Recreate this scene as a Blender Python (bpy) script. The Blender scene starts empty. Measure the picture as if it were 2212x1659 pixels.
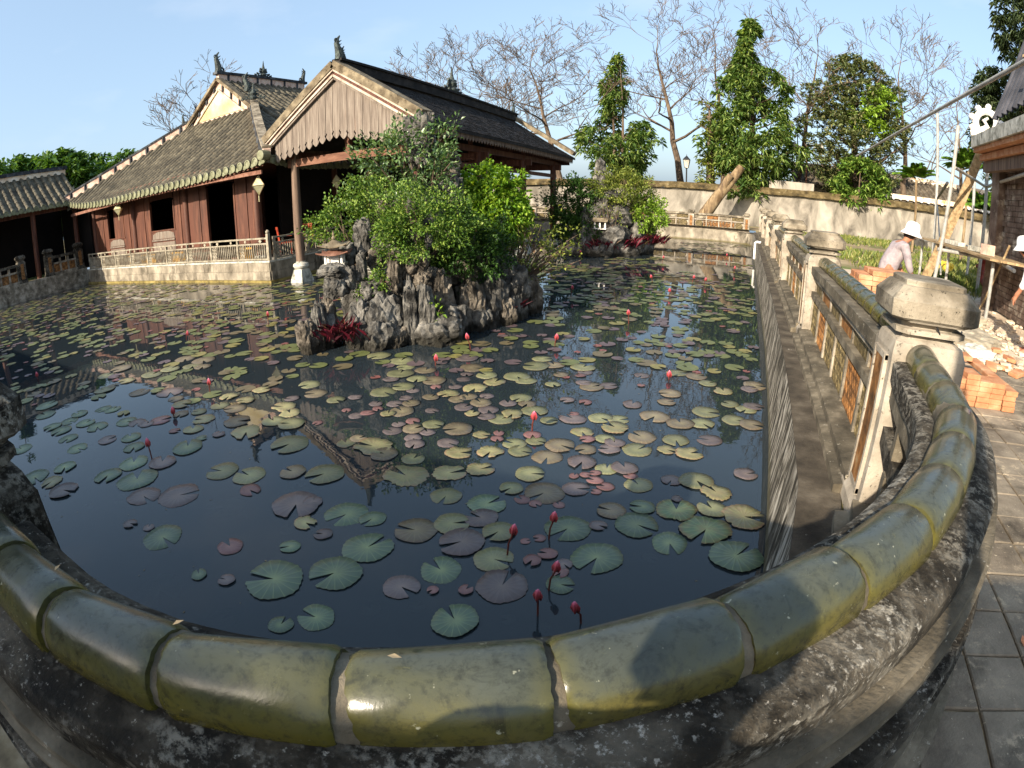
import bpy, bmesh, math, random
import numpy as np
from mathutils import Vector, Matrix, noise, Quaternion
random.seed(7); RNG = np.random.default_rng(7)
S = bpy.context.scene; COL = S.collection
R = math.radians; PI = math.pi
ZW = -0.80                      # water level; paving is z = 0; +Y runs along the right-hand pond wall

# ------------------------------------------------------------------ camera (fisheye converter lens, about 103 degrees across)
YAW, PITCH, ROLL, FPX = 0.4105, 0.342, 0.0129, 1210.0
cd = bpy.data.cameras.new('camera'); cam = bpy.data.objects.new('camera', cd); COL.objects.link(cam); S.camera = cam
cd.type = 'PANO'; cd.panorama_type = 'FISHEYE_LENS_POLYNOMIAL'
cd.sensor_fit = 'HORIZONTAL'; cd.sensor_width = 36.0; cd.fisheye_fov = PI
cd.fisheye_polynomial_k0 = 0; cd.fisheye_polynomial_k1 = -1.0 / (FPX * 36.0 / 2212.0)
cd.fisheye_polynomial_k2 = 0; cd.fisheye_polynomial_k3 = 0; cd.fisheye_polynomial_k4 = 0
cd.clip_start = 0.02; cd.clip_end = 3000; cd.lens = 18
cam.matrix_world = Matrix.Translation((0, 0, 1.55)) @ Matrix.Rotation(YAW, 4, 'Z') @ Matrix.Rotation(PI/2 - PITCH, 4, 'X') @ Matrix.Rotation(-ROLL, 4, 'Z')

# ------------------------------------------------------------------ sky, sun, exposure
SUN_EL, SUN_AZ = R(25), R(18)   # the sun stands behind the camera, turned from -Y towards -X
to_sun = Vector((-math.sin(SUN_AZ)*math.cos(SUN_EL), -math.cos(SUN_AZ)*math.cos(SUN_EL), math.sin(SUN_EL)))
w = bpy.data.worlds.new('World'); S.world = w; w.use_nodes = True
nt = w.node_tree; bg = nt.nodes['Background']
sky = nt.nodes.new('ShaderNodeTexSky'); sky.sky_type = 'NISHITA'; sky.sun_disc = False
sky.sun_elevation = SUN_EL; sky.sun_rotation = math.atan2(to_sun.x, to_sun.y)
sky.air_density = 1.0; sky.dust_density = 3.0; sky.ozone_density = 1.0
tc = nt.nodes.new('ShaderNodeTexCoord'); mp = nt.nodes.new('ShaderNodeMapping'); mp.inputs['Scale'].default_value = (1, 1, 2.6)
nz = nt.nodes.new('ShaderNodeTexNoise'); nz.inputs['Scale'].default_value = 3.1; nz.inputs['Detail'].default_value = 7
rp = nt.nodes.new('ShaderNodeValToRGB'); rp.color_ramp.elements[0].position = .56; rp.color_ramp.elements[1].position = .86
rp.color_ramp.elements[0].color = (0, 0, 0, 1); rp.color_ramp.elements[1].color = (.30, .30, .30, 1)
mx = nt.nodes.new('ShaderNodeMixRGB'); mx.inputs[2].default_value = (4.2, 4.3, 4.5, 1)
veil = nt.nodes.new('ShaderNodeMixRGB'); veil.inputs[0].default_value = .5; veil.inputs[2].default_value = (2.05, 2.9, 3.85, 1)   # thin even haze over the clear sky
L = nt.links.new
L(tc.outputs['Generated'], mp.inputs['Vector']); L(mp.outputs[0], nz.inputs['Vector']); L(nz.outputs[0], rp.inputs[0])
L(rp.outputs[0], mx.inputs[0]); L(sky.outputs[0], veil.inputs[1]); L(veil.outputs[0], mx.inputs[1]); L(mx.outputs[0], bg.inputs['Color'])
bg.inputs['Strength'].default_value = 0.115
sd = bpy.data.lights.new('sun', 'SUN'); sun = bpy.data.objects.new('sun', sd); COL.objects.link(sun)
sd.energy = 4.1; sd.angle = R(0.53); sd.color = (1.0, .88, .71)
sun.rotation_euler = to_sun.to_track_quat('Z', 'Y').to_euler(); sun.location = (0, -20, 20)
vs = S.view_settings; vs.view_transform = 'Standard'; vs.look = 'None'; vs.exposure = 1.27; vs.gamma = 1; vs.use_curve_mapping = False
S.cycles.max_bounces = 8; S.cycles.transparent_max_bounces = 12; S.cycles.use_denoising = True

# ------------------------------------------------------------------ helpers
def hexc(h):
    c = [int(h[i:i+2], 16)/255 for i in (0, 2, 4)]
    return tuple([x/12.92 if x <= .04045 else ((x+.055)/1.055)**2.4 for x in c]) + (1,)

def tag(o, label=None, cat=None, group=None, kind=None):
    if label: o['label'] = label
    if cat: o['category'] = cat
    if group: o['group'] = group
    if kind: o['kind'] = kind
    return o

def thing(name, label, cat, loc=(0, 0, 0), group=None, rz=0):
    o = bpy.data.objects.new(name, None); COL.objects.link(o); o.location = loc; o.rotation_euler = (0, 0, rz)
    o.empty_display_size = .1
    return tag(o, label, cat, group)

def link(name, me, parent=None, loc=None, rot=None, mat=None):
    o = bpy.data.objects.new(name, me); COL.objects.link(o)
    if mat is not None and not me.materials: me.materials.append(mat)
    if parent is not None:
        o.parent = parent
    if loc is not None: o.location = loc
    if rot is not None: o.rotation_euler = rot
    return o

def np_mesh(name, V, F, smooth=False):
    V = np.asarray(V, dtype=np.float32); F = np.asarray(F, dtype=np.int32); m, k = F.shape
    me = bpy.data.meshes.new(name); me.vertices.add(len(V)); me.vertices.foreach_set('co', V.ravel())
    me.loops.add(m*k); me.loops.foreach_set('vertex_index', F.ravel()); me.polygons.add(m)
    me.polygons.foreach_set('loop_start', np.arange(0, m*k, k, dtype=np.int32))
    if smooth: me.polygons.foreach_set('use_smooth', np.ones(m, dtype=bool))
    me.update(calc_edges=True); return me

class MB:
    """collects shapes in world (or parent) coordinates; build() links them as one mesh object"""
    def __init__(s): s.v = []; s.f = []
    def add(s, vs_, fs_):
        n = len(s.v); s.v += [tuple(x) for x in vs_]; s.f += [tuple(i+n for i in f) for f in fs_]; return s
    def box(s, c, d, rz=0, M=None):
        x, y, z = d[0]/2, d[1]/2, d[2]/2
        P = [Vector(p) for p in ((-x,-y,-z),(x,-y,-z),(x,y,-z),(-x,y,-z),(-x,-y,z),(x,-y,z),(x,y,z),(-x,y,z))]
        M = M or Matrix.Rotation(rz, 3, 'Z')
        return s.add([M @ p + Vector(c) for p in P], [(0,3,2,1),(4,5,6,7),(0,1,5,4),(1,2,6,5),(2,3,7,6),(3,0,4,7)])
    def bb(s, x0, x1, y0, y1, z0, z1): return s.box(((x0+x1)/2,(y0+y1)/2,(z0+z1)/2), (x1-x0, y1-y0, z1-z0))
    def beam(s, a, b, wd, ht, up=(0,0,1)):
        a, b = Vector(a), Vector(b); d = b-a; x = d.normalized(); y = Vector(up).cross(x)
        y = y.normalized() if y.length > 1e-6 else Vector((1,0,0)); z = x.cross(y)
        return s.box((a+b)/2, (d.length, wd, ht), M=Matrix((x, y, z)).transposed())
    def tube(s, pts, rad, n=8, cap=True, half=None):
        pts = [Vector(p) for p in pts]; m = len(pts)
        if not isinstance(rad, (list, tuple)): rad = [rad]*m
        t0 = (pts[1]-pts[0]).normalized(); ref = Vector((0,0,1)) if abs(t0.z) < .9 else Vector((1,0,0))
        V = []; u = ref.cross(t0).normalized()
        for i, p in enumerate(pts):
            t = (pts[min(i+1,m-1)]-pts[max(i-1,0)]).normalized()
            u = (u - t*u.dot(t)); u = u.normalized() if u.length > 1e-6 else Vector((1,0,0)); vv = t.cross(u)
            for k in range(n):
                a = 2*PI*k/n if half is None else -half + (PI+2*half)*k/(n-1)
                V.append(p + (u*math.cos(a) + vv*math.sin(a))*rad[i])
        F = []
        for i in range(m-1):
            for k in range(n if half is None else n-1):
                a, b = i*n+k, i*n+(k+1) % n; F.append((a, b, b+n, a+n))
        if cap: F.append(tuple(range(n-1,-1,-1))); F.append(tuple(range((m-1)*n, m*n)))
        return s.add(V, F)
    def lathe(s, prof, c=(0,0,0), n=16, M=None, sq=False):
        V = []; F = []; m = len(prof); off = PI/4 if sq else 0
        for r, z in prof:
            for k in range(n):
                a = 2*PI*k/n + off; p = Vector((r*math.cos(a), r*math.sin(a), z))
                V.append((M @ p if M else p) + Vector(c))
        for i in range(m-1):
            for k in range(n):
                a, b = i*n+k, i*n+(k+1) % n; F.append((a, b, b+n, a+n))
        F.append(tuple(range(n-1,-1,-1))); F.append(tuple(range((m-1)*n, m*n)))
        return s.add(V, F)
    def prism(s, poly, f0, f1):
        """poly: 2D outline (counter-clockwise); f0, f1 map (a, b) to the two end faces"""
        n = len(poly); V = [f0(a, b) for a, b in poly] + [f1(a, b) for a, b in poly]
        F = [tuple(range(n-1,-1,-1)), tuple(range(n, 2*n))] + [(i, (i+1) % n, n+(i+1) % n, n+i) for i in range(n)]
        return s.add(V, F)
    def sweep(s, path, prof, closed=True):
        """path: plan points; prof: (offset to the right of travel, z) outline"""
        V = []; F = []; m = len(path); k = len(prof)
        for i in range(m):
            a = Vector(path[max(i-1,0)]); b = Vector(path[min(i+1,m-1)]); d = (b-a).normalized()
            nrm = Vector((d.y, -d.x)); p = Vector(path[i])
            sc = 1.0
            if 0 < i < m-1:
                d1 = (p-a).normalized(); sc = 1/max(.5, d1.dot(d))
            for o, zz in prof: V.append((p.x+nrm.x*o*sc, p.y+nrm.y*o*sc, zz))
        for i in range(m-1):
            for j in range(k if closed else k-1):
                a, b = i*k+j, i*k+(j+1) % k; F.append((a, b, b+k, a+k))
        if closed: F.append(tuple(range(k-1,-1,-1))); F.append(tuple(range((m-1)*k, m*k)))
        return s.add(V, F)
    def mesh(s, name, smooth=False, angle=None):
        me = bpy.data.meshes.new(name); me.from_pydata(s.v, [], s.f); 
        bm = bmesh.new(); bm.from_mesh(me); bmesh.ops.recalc_face_normals(bm, faces=bm.faces)
        if smooth:
            lim = R(angle or 40)
            for f in bm.faces: f.smooth = True
            for e in bm.edges:
                if len(e.link_faces) == 2 and e.calc_face_angle(0) > lim: e.smooth = False
        bm.to_mesh(me); bm.free(); return me
    def build(s, name, mat, parent=None, smooth=False, angle=None, loc=None, rot=None):
        return link(name, s.mesh(name, smooth, angle), parent, loc, rot, mat)

def rough_up(o, amp, scale, cuts=0):
    """worn, uneven edges: noise displacement of the vertices"""
    me = o.data
    if cuts:
        bm = bmesh.new(); bm.from_mesh(me); bmesh.ops.subdivide_edges(bm, edges=bm.edges, cuts=cuts, use_grid_fill=True); bm.to_mesh(me); bm.free()
    for v in me.vertices: v.co += noise.noise_vector(v.co*scale)*amp
    return o

# ------------------------------------------------------------------ materials
def nodes_of(name):
    m = bpy.data.materials.new(name); m.use_nodes = True; t = m.node_tree
    return m, t, t.nodes['Principled BSDF'], t.links.new
def ramp(t, stops):
    r = t.nodes.new('ShaderNodeValToRGB'); e = r.color_ramp.elements
    while len(e) < len(stops): e.new(.5)
    for i, (p, c) in enumerate(stops):
        e[i].position = p; e[i].color = hexc(c) if isinstance(c, str) else (c, c, c, 1)
    return r
def coords(t, scale=(1, 1, 1), space='world'):
    mp_ = t.nodes.new('ShaderNodeMapping'); mp_.inputs['Scale'].default_value = scale
    if space == 'world': g = t.nodes.new('ShaderNodeNewGeometry'); t.links.new(g.outputs['Position'], mp_.inputs['Vector'])
    else: g = t.nodes.new('ShaderNodeTexCoord'); t.links.new(g.outputs['Object'], mp_.inputs['Vector'])
    return mp_
def noise_n(t, vec, scale, detail=6, rough=.55, dist=0):
    n = t.nodes.new('ShaderNodeTexNoise'); n.inputs['Scale'].default_value = scale; n.inputs['Detail'].default_value = detail
    n.inputs['Roughness'].default_value = rough; n.inputs['Distortion'].default_value = dist; t.links.new(vec.outputs[0], n.inputs['Vector']); return n
def mix(t, fac, a, b, mode='MIX'):
    m = t.nodes.new('ShaderNodeMixRGB'); m.blend_type = mode
    for i, x in ((0, fac), (1, a), (2, b)):
        if isinstance(x, (int, float)): m.inputs[i].default_value = x if i == 0 else (x, x, x, 1)
        elif isinstance(x, str): m.inputs[i].default_value = hexc(x)
        else: t.links.new(x, m.inputs[i])
    return m
def bump(t, bsdf, h, strength=.4, dist=.01):
    b = t.nodes.new('ShaderNodeBump'); b.inputs['Strength'].default_value = strength; b.inputs['Distance'].default_value = dist
    t.links.new(h, b.inputs['Height']); t.links.new(b.outputs[0], bsdf.inputs['Normal'])

def surf(name, stops, scale=3, rough=.85, bstr=.4, bscale=40, stretch=(1, 1, 1), detail=7, dist=0, spots=None, spot_scale=25, spot_thr=.62,
         stain=None, stain_scale=1.2, stain_thr=(.5, .65), spec=.25, bdist=.01, space='world', metal=0):
    m, t, b, l = nodes_of(name); v = coords(t, stretch, space); n = noise_n(t, v, scale, detail, .6, dist); r = ramp(t, stops); l(n.outputs[0], r.inputs[0]); c = r.outputs[0]
    v2 = coords(t, (1, 1, 1), space)
    if stain:
        n2 = noise_n(t, coords(t, stretch, space), stain_scale, 6, .65, .3); r2 = ramp(t, [(stain_thr[0], 0.0), (stain_thr[1], 1.0)]); l(n2.outputs[0], r2.inputs[0]); c = mix(t, r2.outputs[0], c, stain).outputs[0]
    if spots:
        n3 = noise_n(t, v2, spot_scale, 5, .7); r3 = ramp(t, [(spot_thr, 0.0), (spot_thr+.06, 1.0)]); l(n3.outputs[0], r3.inputs[0]); c = mix(t, r3.outputs[0], c, spots).outputs[0]
    l(c, b.inputs['Base Color']); b.inputs['Roughness'].default_value = rough; b.inputs['Specular IOR Level'].default_value = spec; b.inputs['Metallic'].default_value = metal
    nb = noise_n(t, coords(t, stretch, space), bscale, 6, .6); bump(t, b, nb.outputs[0], bstr, bdist)
    return m

M = {}
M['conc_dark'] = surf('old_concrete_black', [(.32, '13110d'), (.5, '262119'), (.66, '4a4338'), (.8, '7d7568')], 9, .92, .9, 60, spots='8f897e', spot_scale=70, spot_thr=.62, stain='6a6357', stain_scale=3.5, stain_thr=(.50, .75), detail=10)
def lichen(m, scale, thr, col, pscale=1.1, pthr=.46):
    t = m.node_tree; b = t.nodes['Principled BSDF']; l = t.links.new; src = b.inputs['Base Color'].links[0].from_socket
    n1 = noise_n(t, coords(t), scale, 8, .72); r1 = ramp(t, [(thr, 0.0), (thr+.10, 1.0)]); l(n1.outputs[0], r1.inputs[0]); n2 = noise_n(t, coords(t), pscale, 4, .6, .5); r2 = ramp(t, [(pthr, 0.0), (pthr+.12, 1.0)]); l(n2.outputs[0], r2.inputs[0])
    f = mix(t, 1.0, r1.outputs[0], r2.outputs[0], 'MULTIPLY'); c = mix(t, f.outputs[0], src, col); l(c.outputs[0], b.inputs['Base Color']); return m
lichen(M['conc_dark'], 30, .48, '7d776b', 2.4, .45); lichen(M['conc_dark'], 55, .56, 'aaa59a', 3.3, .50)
M['conc'] = surf('old_concrete', [(.3, '4a4338'), (.5, '7d7465'), (.68, 'b4a998')], 4, .9, .6, 55, spots='3a352c', spot_scale=26, spot_thr=.6, stain='a59b8b', stain_scale=2.0, stain_thr=(.5, .7))
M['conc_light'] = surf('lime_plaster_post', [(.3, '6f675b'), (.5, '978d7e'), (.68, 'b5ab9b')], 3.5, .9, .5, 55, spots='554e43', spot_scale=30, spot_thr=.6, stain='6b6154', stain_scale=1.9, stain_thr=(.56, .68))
M['conc_cap'] = surf('weathered_cap', [(.3, '453f35'), (.45, '6e6556'), (.58, '8f8574'), (.72, 'a99f8d')], 4, .92, .7, 60, spots='2f2a22', spot_scale=38, spot_thr=.6, stain='3a352b', stain_scale=2.5, stain_thr=(.55, .7))
M['conc_top'] = surf('stained_rail_top', [(.3, '3d382e'), (.5, '5e5648'), (.7, '857b69')], 5, .9, .6, 60, spots='a39b8b', spot_scale=22, spot_thr=.62)
M['streak'] = surf('streaked_pond_wall', [(.36, '16140f'), (.47, '4c463c'), (.55, '968f82'), (.7, 'c2bcb0')], 4.0, .92, .5, 40, stretch=(1, 2.6, .7), detail=10, dist=.8, stain='3a352c', stain_scale=.9, stain_thr=(.5, .7))
M['ledge'] = surf('pond_ledge', [(.3, '2a251e'), (.5, '4d453a'), (.7, '6f6658')], 3, .92, .6, 60, spots='c9c3b6', spot_scale=7, spot_thr=.66)
M['wall'] = surf('plaster_wall', [(.3, '504b45'), (.45, '7d776d'), (.55, '928b80'), (.7, 'a8a194')], 1.1, .93, .3, 30, stretch=(1, 1, .5), detail=9, dist=.6, spots='7d766b', spot_scale=5, spot_thr=.62, stain='5a554c', stain_scale=.6, stain_thr=(.55, .72))
M['coping'] = surf('mossy_coping', [(.3, '2b2519'), (.5, '51452c'), (.7, '756648')], 2.5, .95, .6, 25, spots='8d8468', spot_scale=6, spot_thr=.62)
M['wood_hall'] = surf('brown_hall_wood', [(.3, '371f17'), (.5, '533124'), (.7, '6c4533')], 3, .6, .2, 30, stretch=(2, 2, .3), stain='563123', stain_scale=.8, spec=.35)
M['wood_dark'] = surf('dark_post_wood', [(.3, '3a2219'), (.5, '58362a'), (.7, '6f4a3a')], 3, .65, .3, 30, stretch=(4, 4, .4))
M['wood_board'] = surf('weathered_boards', [(.3, '544a43'), (.5, '74695f'), (.7, '8a8075')], 4, .8, .4, 30, stretch=(6, 6, .35), stain='73594a', stain_scale=2.2, stain_thr=(.6, .75))
M['wood_beam'] = surf('red_brown_beam', [(.3, '523528'), (.5, '6e4b3a'), (.7, '866351')], 3, .7, .3, 30, stretch=(.5, 3, 3))
M['wood_scaf'] = surf('raw_plank', [(.3, '6d5a42'), (.5, '97805f'), (.7, 'b7a17e')], 4, .85, .4, 40, stretch=(3, .5, 3))
M['barge_white'] = surf('pale_barge_trim', [(.3, '8d7e70'), (.5, 'b3a494'), (.7, 'c4b8a8')], 4, .85, .3, 30, stain='8d7763', stain_scale=2.5, stain_thr=(.58, .7))
M['barge_grey'] = surf('mossy_barge_cap', [(.3, '453c2f'), (.5, '6f6452'), (.7, '938770')], 4, .95, .6, 35, spots='30291f', spot_scale=9, spot_thr=.6)
M['tile_hall'] = surf('grey_green_roof_tile', [(.3, '37332a'), (.5, '544e40'), (.7, '746c5a')], 2.2, .75, .4, 40, spots='8d8872', spot_scale=13, spot_thr=.64, spec=.35)
M['tile_end'] = surf('pale_green_tile_end', [(.3, '56573f'), (.5, '74755a'), (.7, '8b8d72')], 6, .6, .4, 50, spec=.4)
M['tile_red'] = surf('red_drip_tile', [(.3, '54382c'), (.5, '7a5546'), (.7, '93705f')], 6, .8, .4, 50)
M['roof_dark'] = surf('black_roof_tile', [(.3, '100f0f'), (.5, '221f1e'), (.7, '3b3633')], 3, .8, .6, 40, spots='8b847b', spot_scale=10, spot_thr=.66)
M['ridge'] = surf('dark_ridge_plaster', [(.3, '1c1c1d'), (.5, '34363a'), (.7, '5b5f63')], 3, .85, .5, 40, spots='8f9494', spot_scale=8, spot_thr=.64)
M['orna'] = surf('mosaic_ornament', [(.3, '1c2022'), (.5, '343b3b'), (.68, '566058')], 14, .7, .7, 60, spots='7d7b70', spot_scale=30, spot_thr=.62, spec=.3)
M['yellow_wall'] = surf('yellow_gable_plaster', [(.3, 'b09a60'), (.5, 'c4b284'), (.7, 'cfc6ae')], .9, .9, .3, 40)
M['pink_wall'] = surf('pink_band_plaster', [(.3, 'a98272'), (.5, 'cfb19f'), (.7, 'ddcbbb')], 3.5, .9, .3, 40, spots='7d5c4d', spot_scale=8, spot_thr=.62)
M['ochre'] = surf('ochre_wall', [(.3, 'a8741f'), (.5, 'cf9a35'), (.7, 'dcb25c')], 2.5, .9, .3, 40, stain='5d4526', stain_scale=1.5)
M['orange_cer'] = surf('orange_ceramic', [(.3, '3d2a1a'), (.45, '6b4a2a'), (.58, '8f6236'), (.72, 'a08560')], 9, .7, .6, 50, stain='3b2a1a', stain_scale=4, stain_thr=(.58, .7))
M['green_cer'] = surf('brown_green_ceramic', [(.3, '2b2418'), (.5, '5d5136'), (.7, '8d7d58')], 16, .65, .6, 50)
M['stone_base'] = surf('stained_stone_block', [(.3, '544d42'), (.5, '857c6d'), (.7, 'aca290')], 2.2, .9, .4, 40, stretch=(1, 1, .6), stain='4c463b', stain_scale=1.6, stain_thr=(.54, .66))
M['stone_wet'] = surf('algae_waterline', [(.3, '4c4224'), (.5, '7d6e3c'), (.7, '998a55')], 4, .6, .4, 40)
M['stone_pale'] = surf('pale_carved_stone', [(.3, '8f8c82'), (.5, 'b7b4a8'), (.7, 'd0cdc2')], 6, .8, .4, 50, stain='6b6a60', stain_scale=4)
M['rail_pale'] = surf('pale_painted_rail', [(.3, '6f685b'), (.5, '918978'), (.7, 'a69e8d')], 5, .85, .3, 40, stain='665c4c', stain_scale=3)
M['black'] = surf('interior_shade_black', [(.3, '0b0908'), (.7, '1a1310')], 2, .9, .1, 20)  # near-black colour stands in for the shade indoors
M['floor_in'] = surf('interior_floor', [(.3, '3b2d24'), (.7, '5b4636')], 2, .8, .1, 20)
M['chair_red'] = surf('red_chair_wood', [(.3, '7a2a18'), (.5, 'a33f28'), (.7, 'b9573c')], 6, .4, .2, 30, spec=.5)
M['lantern'] = surf('yellow_lantern_silk', [(.3, 'c4bb84'), (.5, 'd8d0a4'), (.7, 'e4deba')], 8, .6, .2, 40)
M['rock'] = surf('grey_karst_rock', [(.3, '1b1a18'), (.45, '44423e'), (.58, '6c6963'), (.74, '97938b')], 4.5, .93, 1.0, 26, detail=10, dist=.5, spots='c2bcb0', spot_scale=9, spot_thr=.67, bdist=.03)
M['rock_warm'] = surf('brown_karst_rock', [(.3, '1e1b17'), (.45, '474139'), (.58, '6f675c'), (.74, '989083')], 5, .93, 1.0, 26, detail=10, dist=.5, bdist=.03)
M['bark'] = surf('grey_brown_bark', [(.3, '3d332a'), (.5, '5c4e41'), (.7, '7a6a59')], 3, .9, .6, 25, stretch=(2, 2, .6))
M['bark_dark'] = surf('dark_bark', [(.3, '2b231b'), (.5, '463a2e'), (.7, '63543f')], 3, .9, .6, 25, stretch=(2, 2, .6))
M['bark_pale'] = surf('pale_cut_bark', [(.3, '54453a'), (.5, '7d6a50'), (.7, 'a08c6c')], 3, .9, .6, 25, stretch=(2, 2, .5), stain='57452f', stain_scale=2)
M['brick'] = surf('orange_brick', [(.3, '9c6646'), (.5, 'b37e5a'), (.7, 'c09a78')], 6, .9, .4, 60)
M['brick_old'] = surf('old_brick', [(.3, '4a3d35'), (.5, '6f5e53'), (.7, '8d7f73')], 3, .95, .6, 40, stain='b3a898', stain_scale=2.5, stain_thr=(.56, .68))
M['mortar'] = surf('grey_mortar', [(.3, '6e6759'), (.5, '948b7a'), (.7, 'b1a896')], 4, .95, .6, 60)
M['rubble'] = surf('pale_rubble_dust', [(.3, '9c8a74'), (.5, 'c2b09a'), (.7, 'd9cab6')], 2.2, .97, .6, 50, spots='b3744f', spot_scale=14, spot_thr=.64)
M['soil'] = surf('yard_soil', [(.3, '6a5b44'), (.5, '8e7c60'), (.7, 'a89778')], .8, .97, .5, 20, stain='5e6a35', stain_scale=.35, stain_thr=(.48, .6))
M['pave'] = surf('grey_paving_tile', [(.3, '5c5246'), (.5, '7d7262'), (.7, '988c79')], 2.6, .85, .5, 70, spots='b8aa90', spot_scale=30, spot_thr=.63, stain='433c32', stain_scale=1.7, stain_thr=(.5, .66), spec=.3)
lichen(M['pave'], 14, .52, 'b3a288', 1.3, .48)
M['joint'] = surf('sandy_joint', [(.3, '5f5341'), (.5, '85765c'), (.7, 'a3947a')], 6, .95, .4, 60)
M['steel'] = surf('galvanised_tube', [(.3, '7d7b76'), (.5, '9a9892'), (.7, 'aeaca6')], 6, .5, .2, 50, metal=0, stain='8a6d55', stain_scale=5, stain_thr=(.62, .72))
M['iron'] = surf('black_iron', [(.3, '16171a'), (.7, '2b2d30')], 5, .5, .2, 40)
M['corr'] = surf('black_corrugated_sheet', [(.3, '2a292b'), (.5, '434246'), (.7, '5e5c60')], 1.5, .6, .1, 30, spec=.4)
M['white'] = surf('white_lime_ornament', [(.3, 'c9c4bb'), (.5, 'e3dfd8'), (.7, 'eeece6')], 4, .8, .3, 40)
M['red_post'] = surf('dark_red_lacquer', [(.3, '3b0d0a'), (.5, '6a1a14'), (.7, '8a2a20')], 5, .4, .2, 30, spec=.5)
M['yellow_plastic'] = surf('yellow_plastic', [(.3, 'c9a422'), (.7, 'e0c04a')], 5, .5, .1, 30)
M['tile_far'] = surf('far_roof_tile', [(.3, '3b352c'), (.5, '564e42'), (.7, '736a5b')], 2, .9, .5, 25)
M['cream'] = surf('cream_ridge_band', [(.3, 'c9a98a'), (.5, 'e0cdb4'), (.7, 'ebe0d0')], 2, .9, .3, 30, stain='b98a5c', stain_scale=1.2, stain_thr=(.56, .64))
M['skin'] = surf('skin', [(.3, '8a5a40'), (.7, 'a8745a')], 8, .6, .1, 40, space='object')
M['shirt'] = surf('pale_pink_shirt', [(.3, '7a7074'), (.5, '958a8c'), (.7, 'a89c9c')], 9, .9, .4, 30, space='object')
M['shirt_white'] = surf('white_shirt', [(.3, 'cfcdc9'), (.7, 'eceae6')], 6, .9, .4, 30, space='object')
M['trousers'] = surf('lilac_trousers', [(.3, '8f86a0'), (.7, 'b5abc4')], 6, .9, .3, 30, space='object')
M['hat'] = surf('white_hat_cloth', [(.3, 'd6d4d0'), (.7, 'efeeea')], 6, .9, .2, 40, space='object')
M['hair'] = surf('dark_hair', [(.3, '120d0a'), (.7, '2a1f18')], 20, .6, .3, 40, space='object')
M['leaf_litter'] = surf('dry_leaf', [(.3, 'a8613c'), (.7, 'd99a72')], 10, .8, .3, 40, space='object')

def foliage(name, cols, rough=.5, trans=.35, spec=.35):
    m, t, b, l = nodes_of(name); g = t.nodes.new('ShaderNodeNewGeometry'); r = ramp(t, [(i/(len(cols)-1), c) for i, c in enumerate(cols)])
    l(g.outputs['Random Per Island'], r.inputs[0]); l(r.outputs[0], b.inputs['Base Color']); b.inputs['Roughness'].default_value = rough; b.inputs['Specular IOR Level'].default_value = spec
    tr = t.nodes.new('ShaderNodeBsdfTranslucent'); br = mix(t, 1.0, r.outputs[0], 'fff7a0', 'MULTIPLY'); l(br.outputs[0], tr.inputs['Color'])
    ms = t.nodes.new('ShaderNodeMixShader'); ms.inputs[0].default_value = trans; l(b.outputs[0], ms.inputs[1]); l(tr.outputs[0], ms.inputs[2])
    l(ms.outputs[0], t.nodes['Material Output'].inputs['Surface']); return m
M['lf_mango'] = foliage('mango_leaf', ['3f5c2a', '587638', '769048', 'a4b468'], trans=.45)
M['lf_dark'] = foliage('dark_green_leaf', ['1c3010', '2b4718', '3a5a20', '4f7030'])
M['lf_casu'] = foliage('grey_evergreen_leaf', ['2b3a24', '3c4c30', '50603e', '66744c'])
M['wood_grey'] = surf('weathered_column', [(.3, '4a3a30'), (.5, '6a574a'), (.7, '84705f')], 3, .75, .3, 30, stretch=(4, 4, .3))
M['lf_shrub'] = foliage('shrub_leaf', ['2f4a1a', '486824', '5e8030', '7c9840', '98ac54'])
M['lf_gloss'] = foliage('glossy_leaf', ['344c2a', '4a663a', '68864e', '98ac80'], rough=.3, spec=.5)
M['lf_bright'] = foliage('bright_leaf', ['4f7420', '6c9428', '8aae34', 'a6c04a'], trans=.42)
M['lf_grey'] = foliage('grey_green_leaf', ['3b4a28', '56633a', '6e7a4c', '857f55'], trans=.25)
M['lf_lime'] = foliage('lime_leaf', ['6a8a2c', '86a83a', 'a2c04c'], trans=.4)
M['lf_olive'] = foliage('olive_leaf', ['45521e', '62702c', '7d8a3c', '9aa048'], trans=.3)
M['lf_red'] = foliage('cordyline_leaf', ['2f0c16', '541424', '732234', '4c4a2c'], rough=.4, trans=.25)
M['lf_hedge'] = foliage('hedge_leaf', ['2c4a1c', '416428', '587c34', '749448'])
M['lf_palm'] = foliage('palm_leaf', ['2f5414', '4a7420', '6c9230', '8fae40'], trans=.35)
M['lf_grass'] = foliage('grass_blade', ['4a5824', '5e6e2c', '78803c', '928c54'], trans=.2)

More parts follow.
